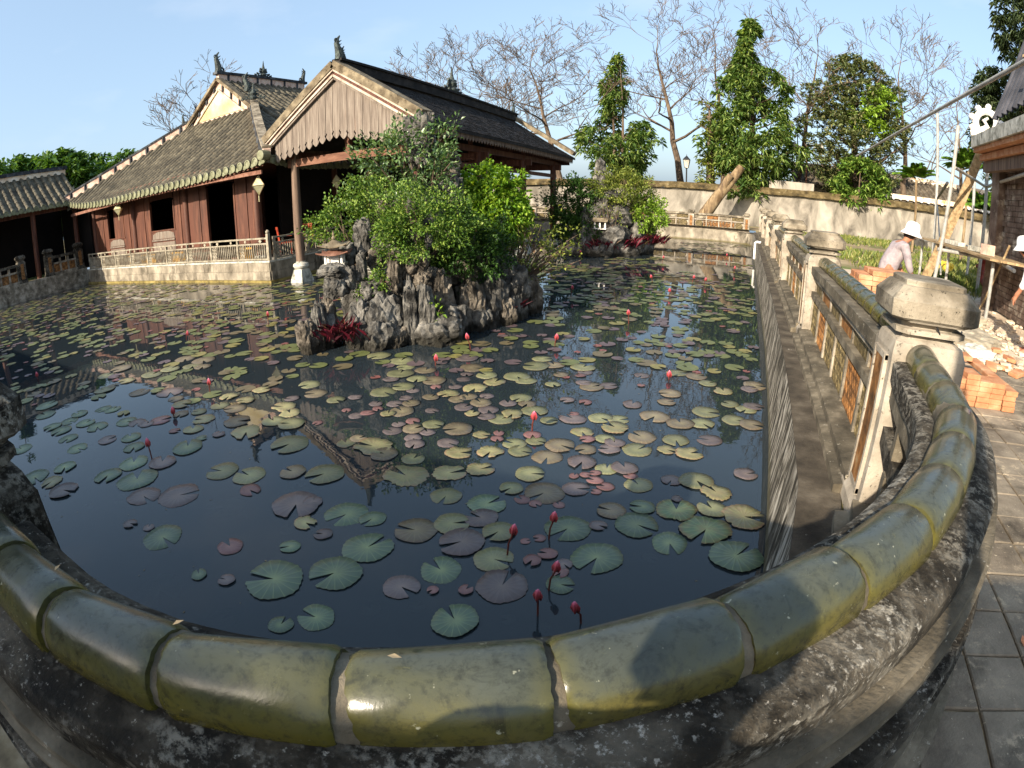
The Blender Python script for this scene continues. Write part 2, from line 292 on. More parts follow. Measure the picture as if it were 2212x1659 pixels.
def pad_mat(name, inner, outer, rim, rough=.35, blotch=None):
    m, t, b, l = nodes_of(name); tcn = t.nodes.new('ShaderNodeTexCoord'); sx = t.nodes.new('ShaderNodeSeparateXYZ'); l(tcn.outputs['Object'], sx.inputs[0])
    ln = t.nodes.new('ShaderNodeVectorMath'); ln.operation = 'LENGTH'; l(tcn.outputs['Object'], ln.inputs[0])
    at = t.nodes.new('ShaderNodeMath'); at.operation = 'ARCTAN2'; l(sx.outputs[1], at.inputs[0]); l(sx.outputs[0], at.inputs[1])
    ml = t.nodes.new('ShaderNodeMath'); ml.operation = 'MULTIPLY'; ml.inputs[1].default_value = 17; l(at.outputs[0], ml.inputs[0])
    sn = t.nodes.new('ShaderNodeMath'); sn.operation = 'COSINE'; l(ml.outputs[0], sn.inputs[0])
    vr = ramp(t, [(.86, 0.0), (1.0, .5)]); l(sn.outputs[0], vr.inputs[0])
    oi = t.nodes.new('ShaderNodeObjectInfo')
    rr = ramp(t, [(0, inner), (.55, outer), (.86, outer), (1, rim)]); l(ln.outputs['Value'], rr.inputs[0])
    nn = noise_n(t, coords(t, (1, 1, 1)), 14, 6, .65); r2 = ramp(t, [(.42, 0.0), (.68, .7)]); l(nn.outputs[0], r2.inputs[0])
    c = mix(t, r2.outputs[0], rr.outputs[0], blotch or rim)
    c2 = mix(t, vr.outputs[0], c.outputs[0], inner)
    hv = t.nodes.new('ShaderNodeHueSaturation'); hv.inputs['Saturation'].default_value = .78; rv = ramp(t, [(0, .62), (1, 1.0)]); l(oi.outputs['Random'], rv.inputs[0]); l(rv.outputs[0], hv.inputs['Value']); l(c2.outputs[0], hv.inputs['Color'])
    mm = t.nodes.new('ShaderNodeMath'); mm.operation = 'MULTIPLY'; mm.inputs[1].default_value = 1.25; l(rv.outputs[0], mm.inputs[0]); l(mm.outputs[0], hv.inputs['Value'])
    l(hv.outputs[0], b.inputs['Base Color']); b.inputs['Roughness'].default_value = rough; b.inputs['Specular IOR Level'].default_value = .45
    bump(t, b, sn.outputs[0], .15, .004); return m
PM = {'g': pad_mat('pad_green', '7d8c52', '4a6046', '4c5e44', blotch='58664c'), 'h': pad_mat('pad_green_worn', '95a052', '55703f', '6b5a34', blotch='7a6a3c'),
      'o': pad_mat('pad_olive', '8c8c52', '6a6c42', '6e6644', blotch='726c48'), 'y': pad_mat('pad_yellowing', '9c9450', '7b7844', '86653e', blotch='846c46'),
      'b': pad_mat('pad_bronze', '8a7c50', '675a3e', '584838', blotch='6e5c44'), 'p': pad_mat('pad_purple', '75645a', '594c4a', '564644', blotch='645654'),
      'r': pad_mat('pad_red', '80564c', '6e423e', '5c3a38', blotch='7a4e44'), 's': pad_mat('pad_sunken', '6a6050', '544c40', '403a34', blotch='4c5040')}

FM = {k: surf('far_pad_'+k, [(.3, a), (.6, b_), (.75, c_)], 5, .4, .1, 20, spec=.4) for k, a, b_, c_ in (('o', '525a34', '666a40', '737048'), ('b', '57503a', '675c44', '6e624c'), ('y', '6e6c3c', '7d7444', '84704a'), ('p', '54464a', '5e5050', '685a54'), ('r', '704440', '7a4c44', '825848'))}
def water_mat():
    m, t, b, l = nodes_of('pond_water'); t.nodes.remove(b); out = t.nodes['Material Output']
    fr = t.nodes.new('ShaderNodeFresnel'); fr.inputs['IOR'].default_value = 1.42
    gl = t.nodes.new('ShaderNodeBsdfGlossy'); gl.inputs['Roughness'].default_value = .012; gl.inputs['Color'].default_value = (1, 1, 1, 1)
    tr = t.nodes.new('ShaderNodeBsdfTransparent'); tr.inputs['Color'].default_value = (.34, .37, .30, 1)
    df = t.nodes.new('ShaderNodeBsdfDiffuse'); df.inputs['Color'].default_value = (.032, .044, .052, 1)
    m1 = t.nodes.new('ShaderNodeMixShader'); m1.inputs[0].default_value = .6; l(tr.outputs[0], m1.inputs[1]); l(df.outputs[0], m1.inputs[2])
    m2 = t.nodes.new('ShaderNodeMixShader'); l(fr.outputs[0], m2.inputs[0]); l(m1.outputs[0], m2.inputs[1]); l(gl.outputs[0], m2.inputs[2]); l(m2.outputs[0], out.inputs['Surface'])
    n = noise_n(t, coords(t, (1, 1, 1)), 3.5, 3, .5); b2 = t.nodes.new('ShaderNodeBump'); b2.inputs['Strength'].default_value = .05; b2.inputs['Distance'].default_value = .02
    l(n.outputs[0], b2.inputs['Height']); l(b2.outputs[0], gl.inputs['Normal']); l(b2.outputs[0], fr.inputs['Normal']); return m
M['water'] = water_mat()
M['mud'] = surf('pond_mud', [(.3, '10120c'), (.7, '22241a')], 1.5, .95, .3, 10)

def waterline(m, h=.10, col='1a1810', soft=.12):
    t = m.node_tree; b = t.nodes['Principled BSDF']; l = t.links.new; src = b.inputs['Base Color'].links[0].from_socket; g = t.nodes.new('ShaderNodeNewGeometry'); sx = t.nodes.new('ShaderNodeSeparateXYZ'); l(g.outputs['Position'], sx.inputs[0])
    n = noise_n(t, coords(t), 6, 5, .6); a = t.nodes.new('ShaderNodeMath'); a.operation = 'MULTIPLY_ADD'; a.inputs[1].default_value = -.16; l(n.outputs[0], a.inputs[0]); l(sx.outputs[2], a.inputs[2])
    mr = t.nodes.new('ShaderNodeMapRange'); mr.inputs[1].default_value = ZW+h-.08; mr.inputs[2].default_value = ZW+h-.08+soft; mr.inputs[3].default_value = .8; mr.inputs[4].default_value = 0; l(a.outputs[0], mr.inputs[0]); c = mix(t, mr.outputs[0], src, col); l(c.outputs[0], b.inputs['Base Color'])
for k_ in ('rock', 'rock_warm'): waterline(M[k_])
waterline(M['streak'], .06, '4a4530', .06); waterline(M['stone_base'], .02, '5a5232', .08)
def glaze_mat():
    m, t, b, l = nodes_of('olive_glazed_tile'); v = coords(t); v2 = coords(t, (1, 1, 1))
    n = noise_n(t, v, 5, 6, .6, .4); r = ramp(t, [(.3, '383a34'), (.46, '4c4f44'), (.56, '5b5838'), (.7, '706820')]); l(n.outputs[0], r.inputs[0])
    oi = t.nodes.new('ShaderNodeObjectInfo'); r0 = ramp(t, [(0, '50544c'), (.4, '5c5c48'), (.75, '686230'), (1, '464a44')]); l(oi.outputs['Random'], r0.inputs[0])
    c = mix(t, .5, r.outputs[0], r0.outputs[0])
    tob = t.nodes.new('ShaderNodeTexCoord'); sx = t.nodes.new('ShaderNodeSeparateXYZ'); l(tob.outputs['Object'], sx.inputs[0])
    ns = noise_n(t, v2, 9, 6, .65, .6); ad = t.nodes.new('ShaderNodeMath'); ad.operation = 'MULTIPLY_ADD'; ad.inputs[1].default_value = .075; l(ns.outputs[0], ad.inputs[0]); l(sx.outputs[2], ad.inputs[2])
    rz_ = ramp(t, [(.040, '5c5214'), (.07, '4c481e'), (.095, '3c3e30'), (.115, '40443e')]); l(ad.outputs[0], rz_.inputs[0]); c = mix(t, .66, c.outputs[0], rz_.outputs[0])
    ax_ = t.nodes.new('ShaderNodeMath'); ax_.operation = 'ABSOLUTE'; l(sx.outputs[0], ax_.inputs[0]); ad2 = t.nodes.new('ShaderNodeMath'); ad2.operation = 'MULTIPLY_ADD'; ad2.inputs[1].default_value = .05; l(ns.outputs[0], ad2.inputs[0]); l(ax_.outputs[0], ad2.inputs[2])
    re = ramp(t, [(.12, 0.0), (.155, .6)]); l(ad2.outputs[0], re.inputs[0]); c = mix(t, re.outputs[0], c.outputs[0], '55501e')
    n2 = noise_n(t, v2, 60, 6, .7); r2 = ramp(t, [(.50, 0.0), (.70, .75)]); l(n2.outputs[0], r2.inputs[0]); c = mix(t, r2.outputs[0], c.outputs[0], '2b2b20')
    n4 = noise_n(t, coords(t, (1, 1, 1)), 13, 8, .7, 1.2); r4 = ramp(t, [(.53, 0.0), (.66, .6)]); l(n4.outputs[0], r4.inputs[0]); c = mix(t, r4.outputs[0], c.outputs[0], '24241c')
    n5 = noise_n(t, coords(t, (1, 1, 1)), 22, 8, .75, .8); r5 = ramp(t, [(.62, 0.0), (.70, .55)]); l(n5.outputs[0], r5.inputs[0]); c = mix(t, r5.outputs[0], c.outputs[0], '6e6c44')
    n3 = noise_n(t, v2, 45, 3, .6); r3 = ramp(t, [(.70, 0.0), (.76, .8)]); l(n3.outputs[0], r3.inputs[0]); c = mix(t, r3.outputs[0], c.outputs[0], 'aaa890')
    l(c.outputs[0], b.inputs['Base Color']); rr = ramp(t, [(.3, .10), (.7, .30)]); l(n.outputs[0], rr.inputs[0]); l(rr.outputs[0], b.inputs['Roughness'])
    b.inputs['Specular IOR Level'].default_value = .55; bump(t, b, n4.outputs[0], .22, .005); return m
M['glaze'] = glaze_mat()

# ================================================================== THE POND AND ITS BALUSTRADES
def arc(cx, cy, r, a0, a1, n): return [(cx+r*math.cos(a0+(a1-a0)*i/n), cy+r*math.sin(a0+(a1-a0)*i/n)) for i in range(n+1)]
CX, CY = -1.10, 2.13
def sarc(r, n, e=1.74):   # quarter bend, a little flatter on the diagonal than a circle; evenly spaced
    q = [(CX+r*max(0, math.sin(t))**(2/e), CY-r*max(0, math.cos(t))**(2/e)) for t in [PI/2*i/160 for i in range(161)]]; Ls = path_len(q); return [along(q, Ls, Ls[-1]*i/n)[:2] for i in range(n+1)]
def path_len(P): return [0]+list(np.cumsum([math.dist(P[i], P[i+1]) for i in range(len(P)-1)]))
def along(P, Ls, s):
    s = max(0, min(Ls[-1], s))
    for i in range(len(P)-1):
        if s <= Ls[i+1] or i == len(P)-2:
            t = (s-Ls[i])/max(1e-9, Ls[i+1]-Ls[i]); x = P[i][0]+(P[i+1][0]-P[i][0])*t; y = P[i][1]+(P[i+1][1]-P[i][1])*t
            return x, y, math.atan2(P[i+1][1]-P[i][1], P[i+1][0]-P[i][0])
def st(o): return tag(o, kind='structure')

# ground sheet reaching the horizon, with the pond left open
gm = MB()
X0, X1, Y0, Y1 = -27.5, .7, .5, 31.3; BIG = 1600
for x0, x1, y0, y1 in ((-BIG, X0, -BIG, BIG), (X1, BIG, -BIG, BIG), (X0, X1, -BIG, Y0), (X0, X1, Y1, BIG)):
    gm.add([(x0, y0, -.03), (x1, y0, -.03), (x1, y1, -.03), (x0, y1, -.03)], [(0, 1, 2, 3)])
for a in range(8):   # fill the rounded near corner
    p = arc(CX, CY, 1.60, -PI/2 + a*PI/16, -PI/2 + (a+1)*PI/16, 1)
    gm.add([(X1, Y0, -.031), (p[0][0], p[0][1], -.031), (p[1][0], p[1][1], -.031)], [(0, 1, 2)])
st(gm.build('ground', M['soil']))
wm = MB().add([(-30, -.2, ZW), (.75, -.2, ZW), (.75, 31.9, ZW), (-30, 31.9, ZW)], [(0, 1, 2, 3)])
st(wm.build('water', M['water']))
bd = MB().add([(-30, -.2, ZW-.45), (.75, -.2, ZW-.45), (.75, 31.9, ZW-.45), (-30, 31.9, ZW-.45)], [(0, 1, 2, 3)])
st(bd.build('pond_bed', M['mud']))

ledge_path = [(-28, .62), (-10, .62), (-1.10, .62)] + sarc(1.51, 16)[1:] + [(.50, 3.0), (.55, 5.5), (.58, 9)] + [(.58, y) for y in (13, 18, 24, 29)]
far_arc = [(.58, 29), (.58, 29.9)] + arc(-.92, 29.9, 1.5, 0, PI/2, 8)[1:]
pond_edge = MB().sweep(ledge_path, [(-.004, .0), (.26, .002), (.26, -.1), (0, -.1)])
st(rough_up(pond_edge.build('pond_ledge', M['ledge']), .006, 6))
pw = MB().sweep(ledge_path, [(-.001, -.008), (.12, -.008), (.06, -1.3), (-.10, -1.3)])
st(pw.build('pond_wall', M['streak']))
st(MB().sweep(far_arc, [(-.03, -.2), (.3, -.2), (.25, -1.3), (-.10, -1.3)]).build('far_corner_wall', M['stone_base']))
fl = MB().sweep([(-.9, 31.4), (-30, 31.4)], [(.0, -.2), (.3, -.2), (.3, -1.3), (-.02, -1.3)])
st(fl.build('far_bank_wall', M['stone_base']))
fc = MB()
for a in range(8):   # fill the rounded far corner behind its wall
    p = arc(-.92, 29.9, 1.56, a*PI/16, (a+1)*PI/16, 1); fc.add([(.9, 31.9, -.19), (p[0][0], p[0][1], -.19), (p[1][0], p[1][1], -.19)], [(0, 1, 2)])
fc.add([(.9, 31.9, -.19), (-.92, 31.46, -.19), (-.92, 31.9, -.19)], [(0, 1, 2)]); fc.add([(.9, 31.9, -.19), (.9, 29.9, -.19), (.64, 29.9, -.19)], [(0, 1, 2)])
st(fc.build('far_corner_paving', M['ledge']))

# ---- glazed half-round tile, two wear variants; local X is its length
def glazed_tile(name, ln, r0, r1, jag):
    b = MB(); n = 25; V = []; F = []; xs = [-ln/2, -ln/2+.012, -ln/6, ln/6, ln/2-.012, ln/2]
    rs = [r0-.006, r0, r0*.99+r1*.01, (r0+r1)/2, r1, r1-.006]
    rnd = random.Random(jag)
    for i, (x, r) in enumerate(zip(xs, rs)):
        for k in range(n):
            a = -R(18) + (PI+R(36))*k/(n-1)
            jx = x + (rnd.uniform(-.0015, .0015) if i in (0, 5) else 0)
            V.append((jx, r*math.cos(a), r*math.sin(a)))
    for i in range(len(xs)-1):
        for k in range(n-1):
            a = i*n+k; F.append((a, a+1, a+1+n, a+n))
    for i, sgn in ((0, 1), (len(xs)-1, -1)):     # end walls, 14 mm thick
        base = len(V)
        for k in range(n):
            y, z = V[i*n+k][1], V[i*n+k][2]; V.append((V[i*n+k][0], y*.82, z*.82))
        for k in range(n-1): F.append((i*n+k, i*n+k+1, base+k+1, base+k))
    b.add(V, F); return b.mesh(name, True, 50)
TILES = [glazed_tile('glazed_tile', .250, .078, .073, j) for j in range(4)]
for me in TILES: me.materials.append(M['glaze'])

def lay_tiles(P, parent, z, pitch, seed, gapmat=None, scale=1.0):
    rnd = random.Random(seed); Ls = path_len(P); n = max(1, int(round(Ls[-1]/pitch))); p = Ls[-1]/n; mb = MB()
    for i in range(n):
        x, y, a = along(P, Ls, (i+.5)*p)
        o = link('glazed_tile', TILES[rnd.randrange(4)], parent, (x+rnd.uniform(-.004, .004), y+rnd.uniform(-.004, .004), z+rnd.uniform(-.004, .004)), (rnd.uniform(-.08, .08), rnd.uniform(-.012, .012), a+PI+rnd.uniform(-.02, .02)))
        o.scale = ((p-.010)/.250*rnd.uniform(.985, 1.0), scale, scale)
    core = [along(P, Ls, s)[:2] for s in np.linspace(0, Ls[-1], max(2, n*4))]
    mb.tube([(x, y, z-.005) for x, y in core], .0715*scale, 14)
    mb.build('mortar_core', M['conc_top'], parent, True)

def openwork(mb, a, b, z0, z1, cell=.085, t=.011, off=(0, 0)):
    """pierced ceramic: a lattice of rings and bars between two plan points"""
    a, b = Vector((a[0]+off[0], a[1]+off[1], 0)), Vector((b[0]+off[0], b[1]+off[1], 0)); d = b-a; ln = d.length; d = d.normalized()
    nx = max(1, int(ln/cell)); nz_ = max(1, int((z1-z0)/cell)); cx, cz = ln/nx, (z1-z0)/nz_
    nrm = Vector((-d.y, d.x, 0))
    for i in range(nx):
        for k in range(nz_):
            c = a + d*(i+.5)*cx + Vector((0, 0, z0+(k+.5)*cz)); r = min(cx, cz)*.42
            ring = [c + d*r*math.cos(q) + Vector((0, 0, r*math.sin(q))) for q in [2*PI*j/6 for j in range(7)]]
            mb.tube(ring, t, 4, cap=False)
            mb.beam(c-d*cx*.5+Vector((0, 0, -cz*.5)), c+d*cx*.5+Vector((0, 0, cz*.5)), t*1.6, t*1.6, up=nrm)
    for i in range(nx+1): mb.beam(a+d*i*cx+Vector((0, 0, z0)), a+d*i*cx+Vector((0, 0, z1)), t*1.5, t*1.5, up=nrm)
    for k in range(nz_+1): mb.beam(a+Vector((0, 0, z0+k*cz)), b+Vector((0, 0, z0+k*cz)), t*1.5, t*1.5)

def post_mesh(hb=.20):
    body = MB(); c = hb*.78
    def ring(h, z, ch): return [(h, -h+ch, z), (h, h-ch, z), (h-ch, h, z), (-h+ch, h, z), (-h, h-ch, z), (-h, -h+ch, z), (-h+ch, -h, z), (h-ch, -h, z)]
    def stack(mb, L):
        V = []; F = []
        for h, z, ch in L: V += ring(h, z, ch)
        for i in range(len(L)-1):
            for k in range(8): F.append((i*8+k, i*8+(k+1) % 8, i*8+8+(k+1) % 8, i*8+8+k))
        F.append(tuple(range(7,-1,-1))); F.append(tuple(range(len(V)-8, len(V)))); mb.add(V, F)
    stack(body, [(hb+.03, 0, .01), (hb+.03, .08, .01), (hb+.015, .10, .01), (hb, .12, .01), (hb, .93, .012), (hb*.92, .985, .03), (hb*.72, 1.005, .03), (hb*.7, 1.03, .02)])
    for s in (-1, 1):   # raised vertical fillets on the two faces across the rail
        for e in (-.105, .105): body.box((s*(hb+.008), e, .52), (.024, .03, .76))
        body.box((s*(hb+.006), 0, .16), (.02, .24, .03)); body.box((s*(hb+.006), 0, .89), (.02, .24, .03))
    neck = MB(); stack(neck, [(hb*.95, 1.03, .05), (hb*.95, 1.055, .05), (hb*.78, 1.06, .05), (hb*.78, 1.085, .05), (hb*1.06, 1.09, .07), (hb*1.10, 1.10, .07)])
    cap = MB(); stack(cap, [(hb*1.12, 1.102, .045), (hb*1.18, 1.112, .045), (hb*1.18, 1.19, .045), (hb*1.15, 1.196, .044), (hb*.90, 1.252, .035), (hb*.82, 1.254, .03), (hb*.82, 1.274, .03), (hb*.78, 1.280, .03)])
    return body.mesh('post'), neck.mesh('post_neck'), cap.mesh('post_cap')
PB, PN, PC = post_mesh()
PB.materials.append(M['conc_light']); PN.materials.append(M['conc']); PC.materials.append(M['conc_cap'])
strip = MB().box((0, 0, .525), (.016, .176, .72)).mesh('ceramic_strip'); strip.materials.append(M['orange_cer'])
def post(parent, x, y, z=0, rz=0, s=1.0):
    p = link('post', PB, parent, (x, y, z), (0, 0, rz)); p.scale = (s, s, s)
    link('post_neck', PN, p, (0, 0, 0)); link('post_cap', PC, p, (0, 0, 0))
    for e in (-1, 1): link('ceramic_strip', strip, p, (e*.203, 0, 0))
    return p

# ---- the curved corner balustrade at our feet
cb = thing('curved_balustrade', 'curved balustrade corner topped with large olive glazed half-round tiles', 'balustrade', (0, 0, 0))
cpath = [(-1.482, .16), (-1.35, .16)] + sarc(1.97, 26) + [(.895, 2.35), (.93, 2.62)]
lay_tiles(cpath, cb, .918, .278, 3)
rail = MB().sweep(cpath, [(-.135, .80), (-.135, .886), (-.115, .898), (.09, .902), (.148, .888), (.164, .872), (.164, .80)])
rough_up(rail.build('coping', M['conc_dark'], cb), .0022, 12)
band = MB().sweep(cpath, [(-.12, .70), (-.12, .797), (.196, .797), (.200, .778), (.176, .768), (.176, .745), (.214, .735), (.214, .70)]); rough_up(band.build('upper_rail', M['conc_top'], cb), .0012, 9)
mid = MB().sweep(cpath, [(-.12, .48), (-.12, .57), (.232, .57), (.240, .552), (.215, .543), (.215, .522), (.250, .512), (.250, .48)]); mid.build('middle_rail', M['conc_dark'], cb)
base = MB().sweep(cpath, [(-.26, 0), (-.26, .06), (-.18, .07), (-.18, .14), (.262, .14), (.268, .105), (.30, .095), (.30, .055), (.345, .045), (.345, 0)]); base.build('base_rail', M['conc_top'], cb)
Lc = path_len(cpath)
for k in range(10):
    s0, s1 = Lc[-1]*k/10, Lc[-1]*(k+1)/10
    x, y, a = along(cpath, Lc, s0); mb = MB(); mb.box((x+.03*math.sin(a), y-.03*math.cos(a), .635), (.06, .30, .135), a); mb.box((x+.03*math.sin(a), y-.03*math.cos(a), .31), (.07, .32, .36), a); mb.build('mullion', M['conc_top'], cb)
    q = [along(cpath, Lc, s0+.05+(s1-s0-.05)*i/4)[:2] for i in range(5)]
    pm_ = MB()
    for i in range(4): openwork(pm_, q[i], q[i+1], .575, .697, .06, .008)
    pm_.build('ceramic_panel', M['orange_cer'] if k % 3 != 1 else M['green_cer'], cb)
    pm_ = MB()
    for i in range(4): d_ = Vector((q[i+1][0]-q[i][0], q[i+1][1]-q[i][1])).normalized(); openwork(pm_, q[i], q[i+1], .575, .697, .06, .012, off=(d_.y*.175, -d_.x*.175))
    pm_.build('outer_ceramic_panel', M['orange_cer'] if k % 3 == 0 else M['conc_dark'], cb)
    pm_ = MB()
    for i in range(4): openwork(pm_, q[i], q[i+1], .135, .497, .09, .012)
    pm_.build('ceramic_panel', M['green_cer'] if k % 3 else M['orange_cer'], cb)
pq = post(cb, -1.74, .16, 0, PI/2)  # left post, recoloured black below so that it looks shaded
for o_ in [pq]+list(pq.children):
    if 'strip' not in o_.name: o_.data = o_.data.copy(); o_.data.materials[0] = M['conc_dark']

# ---- the straight balustrade along the right-hand wall
rb = thing('balustrade', 'long straight concrete balustrade with big post caps along the pond ledge', 'balustrade', (1.0, 2.8, 0)); rbz = (-1.0, -2.8, 0)
class Sub:   # parts are built in world coordinates under a thing that stands elsewhere
    pass
rb.location = (0, 0, 0)
PY_ = [2.82, 6.85, 11.0, 15.1, 19.2, 23.3, 27.4]
for y in PY_: post(rb, 1.0 if y > 3 else .985, y)
for i in range(len(PY_)-1):
    a, b = PY_[i]+.19, PY_[i+1]-.19
    if i < 3: lay_tiles([(1.0, a-.02), (1.0, b+.02)], rb, .918, .262, 20+i)
    else: MB().tube([(1.0, a, .918), (1.0, b, .918)], .076, 12).build('tile_rail', M['glaze'], rb, True)
    rough_up(MB().bb(.845, 1.16, a, b, .79, .878).build('coping', M['conc_top'], rb), .006, 8, 3)
    rough_up(MB().bb(.875, 1.13, a, b, .735, .792).build('upper_rail', M['conc'], rb), .004, 8, 2)
    rough_up(MB().bb(.87, 1.13, a, b, .525, .59).build('middle_rail', M['conc_top'], rb), .004, 8, 2)
    MB().sweep([(1.0, a-.05), (1.0, b+.05)], [(-.30, 0), (-.30, .055), (-.24, .065), (-.24, .12), (-.15, .135), (.15, .135), (.24, .06), (.28, 0)]).build('base_rail', M['conc_top'], rb)
    nb = 6; dl = (b-a)/nb
    for k in range(nb+1):
        y = a+k*dl; w_ = .05 if 0 < k < nb else .07
        MB().bb(.888, 1.11, y-w_/2, y+w_/2, .135, .527).build('mullion', M['conc'], rb)
        MB().bb(.91, 1.09, y-w_/2, y+w_/2, .588, .737).build('mullion', M['conc'], rb)
    for k in range(nb):
        if i < 4:
            MB().bb(.93, .96, a+k*dl+.02, a+(k+1)*dl-.02, .13, .53).build('panel_back', M['green_cer'] if (k+i) % 3 != 1 else M['orange_cer'], rb)
            mb = MB(); openwork(mb, (.915, a+k*dl+.03), (.915, a+(k+1)*dl-.03), .135, .523, .085 if i < 2 else .13, .012); mb.build('ceramic_panel', M['green_cer'] if (k+i) % 3 != 1 else M['orange_cer'], rb)
            MB().bb(.925, .955, a+k*dl+.03, a+(k+1)*dl-.03, .592, .735).build('ceramic_tile', M['orange_cer'] if k % 2 == 0 else M['green_cer'], rb)
        else:
            MB().bb(.97, 1.03, a+k*dl+.03, a+(k+1)*dl-.03, .14, .52).build('ceramic_panel', M['orange_cer'], rb)

# ---- the far balustrade with round medallions
fb = thing('balustrade', 'low balustrade with orange ceramic panels and round medallions along the far bank', 'balustrade', (0, 0, 0))
FZ, FY = -.2, 31.75
xs = [.2, -2.9, -6.0, -9.1, -12.2, -15.3, -18.4, -21.5]
for x in xs:
    p = post(fb, x, FY, FZ, PI/2, .82)
for i in range(len(xs)-1):
    a, b = xs[i+1]+.16, xs[i]-.16
    MB().bb(a, b, FY-.14, FY+.14, FZ+.78, FZ+.88).build('coping', M['conc_cap'], fb)
    MB().bb(a, b, FY-.10, FY+.10, FZ+.50, FZ+.56).build('middle_rail', M['conc_light'], fb)
    MB().bb(a, b, FY-.16, FY+.16, FZ, FZ+.12).build('base_rail', M['conc_light'], fb)
    n = 4; dl = (b-a)/n
    for k in range(n):
        MB().bb(a+k*dl+.04, a+(k+1)*dl-.04, FY-.05, FY+.05, FZ+.58, FZ+.76).build('ceramic_tile', M['orange_cer'] if (k+i) % 4 == 1 else (M['green_cer'] if k % 2 else M['conc_cap']), fb)
        MB().bb(a+k*dl-.03, a+k*dl+.03, FY-.08, FY+.08, FZ+.12, FZ+.78).build('mullion', M['conc_light'], fb)
    for xx in (a+.28, b-.28):
        md = MB(); md.lathe([(.20, -.04), (.20, .03), (.15, .03), (.15, .0), (.02, .0)], (xx, FY-.06, FZ+.31), 16, Matrix.Rotation(PI/2, 3, 'X')); md.build('medallion', M['green_cer'], fb)
    mb = MB(); openwork(mb, (a+.55, FY-.03), (b-.55, FY-.03), FZ+.14, FZ+.48, .17, .02); mb.build('ceramic_panel', M['orange_cer'] if i % 2 == 0 else M['green_cer'], fb)
    MB().bb(a+.5, b-.5, FY-.01, FY+.03, FZ+.13, FZ+.49).build('panel_back', M['conc_cap'], fb)
    MB().bb(a, b, FY+.03, FY+.06, FZ+.1, FZ+.8).build('screen_back', M['conc_light'], fb)

# ---- white drain pipe at the bend of the right-hand wall
dp = MB().tube([(.72, 21.5, .03), (.56, 21.5, .05), (.50, 21.5, .0), (.50, 21.5, -.6)], .045, 10)
tag(dp.build('drain_pipe', M['white'], None, True), 'white plastic drain pipe bent over the pond ledge into the water', 'pipe')

# ================================================================== THE HALL ON ITS STONE PLATFORM
hall = thing('hall', 'brown wooden hall with grey-green tiled hip roof and yellow gable', 'hall', (0, 0, 0))
PX0, PX1, PYF, PZ = -27.4, -13.3, 11.95, -.16
platform = thing('stone_platform', 'stained two-course stone platform rising from the water under the wooden hall', 'platform', (0, 0, 0))
MB().bb(PX0+.1, PX1-.1, PYF+.12, 26, -1.3, PZ-.004).build('core', M['mortar'], platform)
MB().bb(PX0, PX1+.04, PYF-.04, 26, PZ, PZ+.05).build('paved_top', M['stone_pale'], platform)
rnd = random.Random(5)
def blocks(parent, a, b, z0, z1, n, out, mat, axis='x', jit=.25):
    e = sorted([0, 1]+[(k+rnd.uniform(-jit, jit))/n for k in range(1, n)])
    for i in range(n):
        u0, u1 = a+(b-a)*e[i]+.004, a+(b-a)*e[i+1]-.004; pr = rnd.uniform(0, .012); mb = MB()
        if axis == 'x': mb.bb(min(u0, u1), max(u0, u1), PYF-out-pr, PYF+.12, z0, z1)
        else: mb.bb(PX1-.12, PX1+out+pr, min(u0, u1), max(u0, u1), z0, z1)
        mb.build('stone_block', mat, parent)
blocks(platform, PX0, PX1, -.45, PZ-.004, 15, .02, M['stone_base'])
blocks(platform, PX0, PX1+.04, -.72, -.455, 13, .06, M['stone_base'])
blocks(platform, PYF, 25.5, -.45, PZ-.004, 12, .02, M['stone_base'], 'y'); blocks(platform, PYF, 25.5, -.72, -.455, 11, .06, M['stone_base'], 'y')
MB().bb(PX0, PX1+.10, PYF-.10, PYF+.05, -1.2, -.725).build('footing', M['stone_wet'], platform)
MB().bb(PX1-.05, PX1+.10, PYF+.06, 25.5, -1.2, -.725).build('footing', M['stone_wet'], platform)

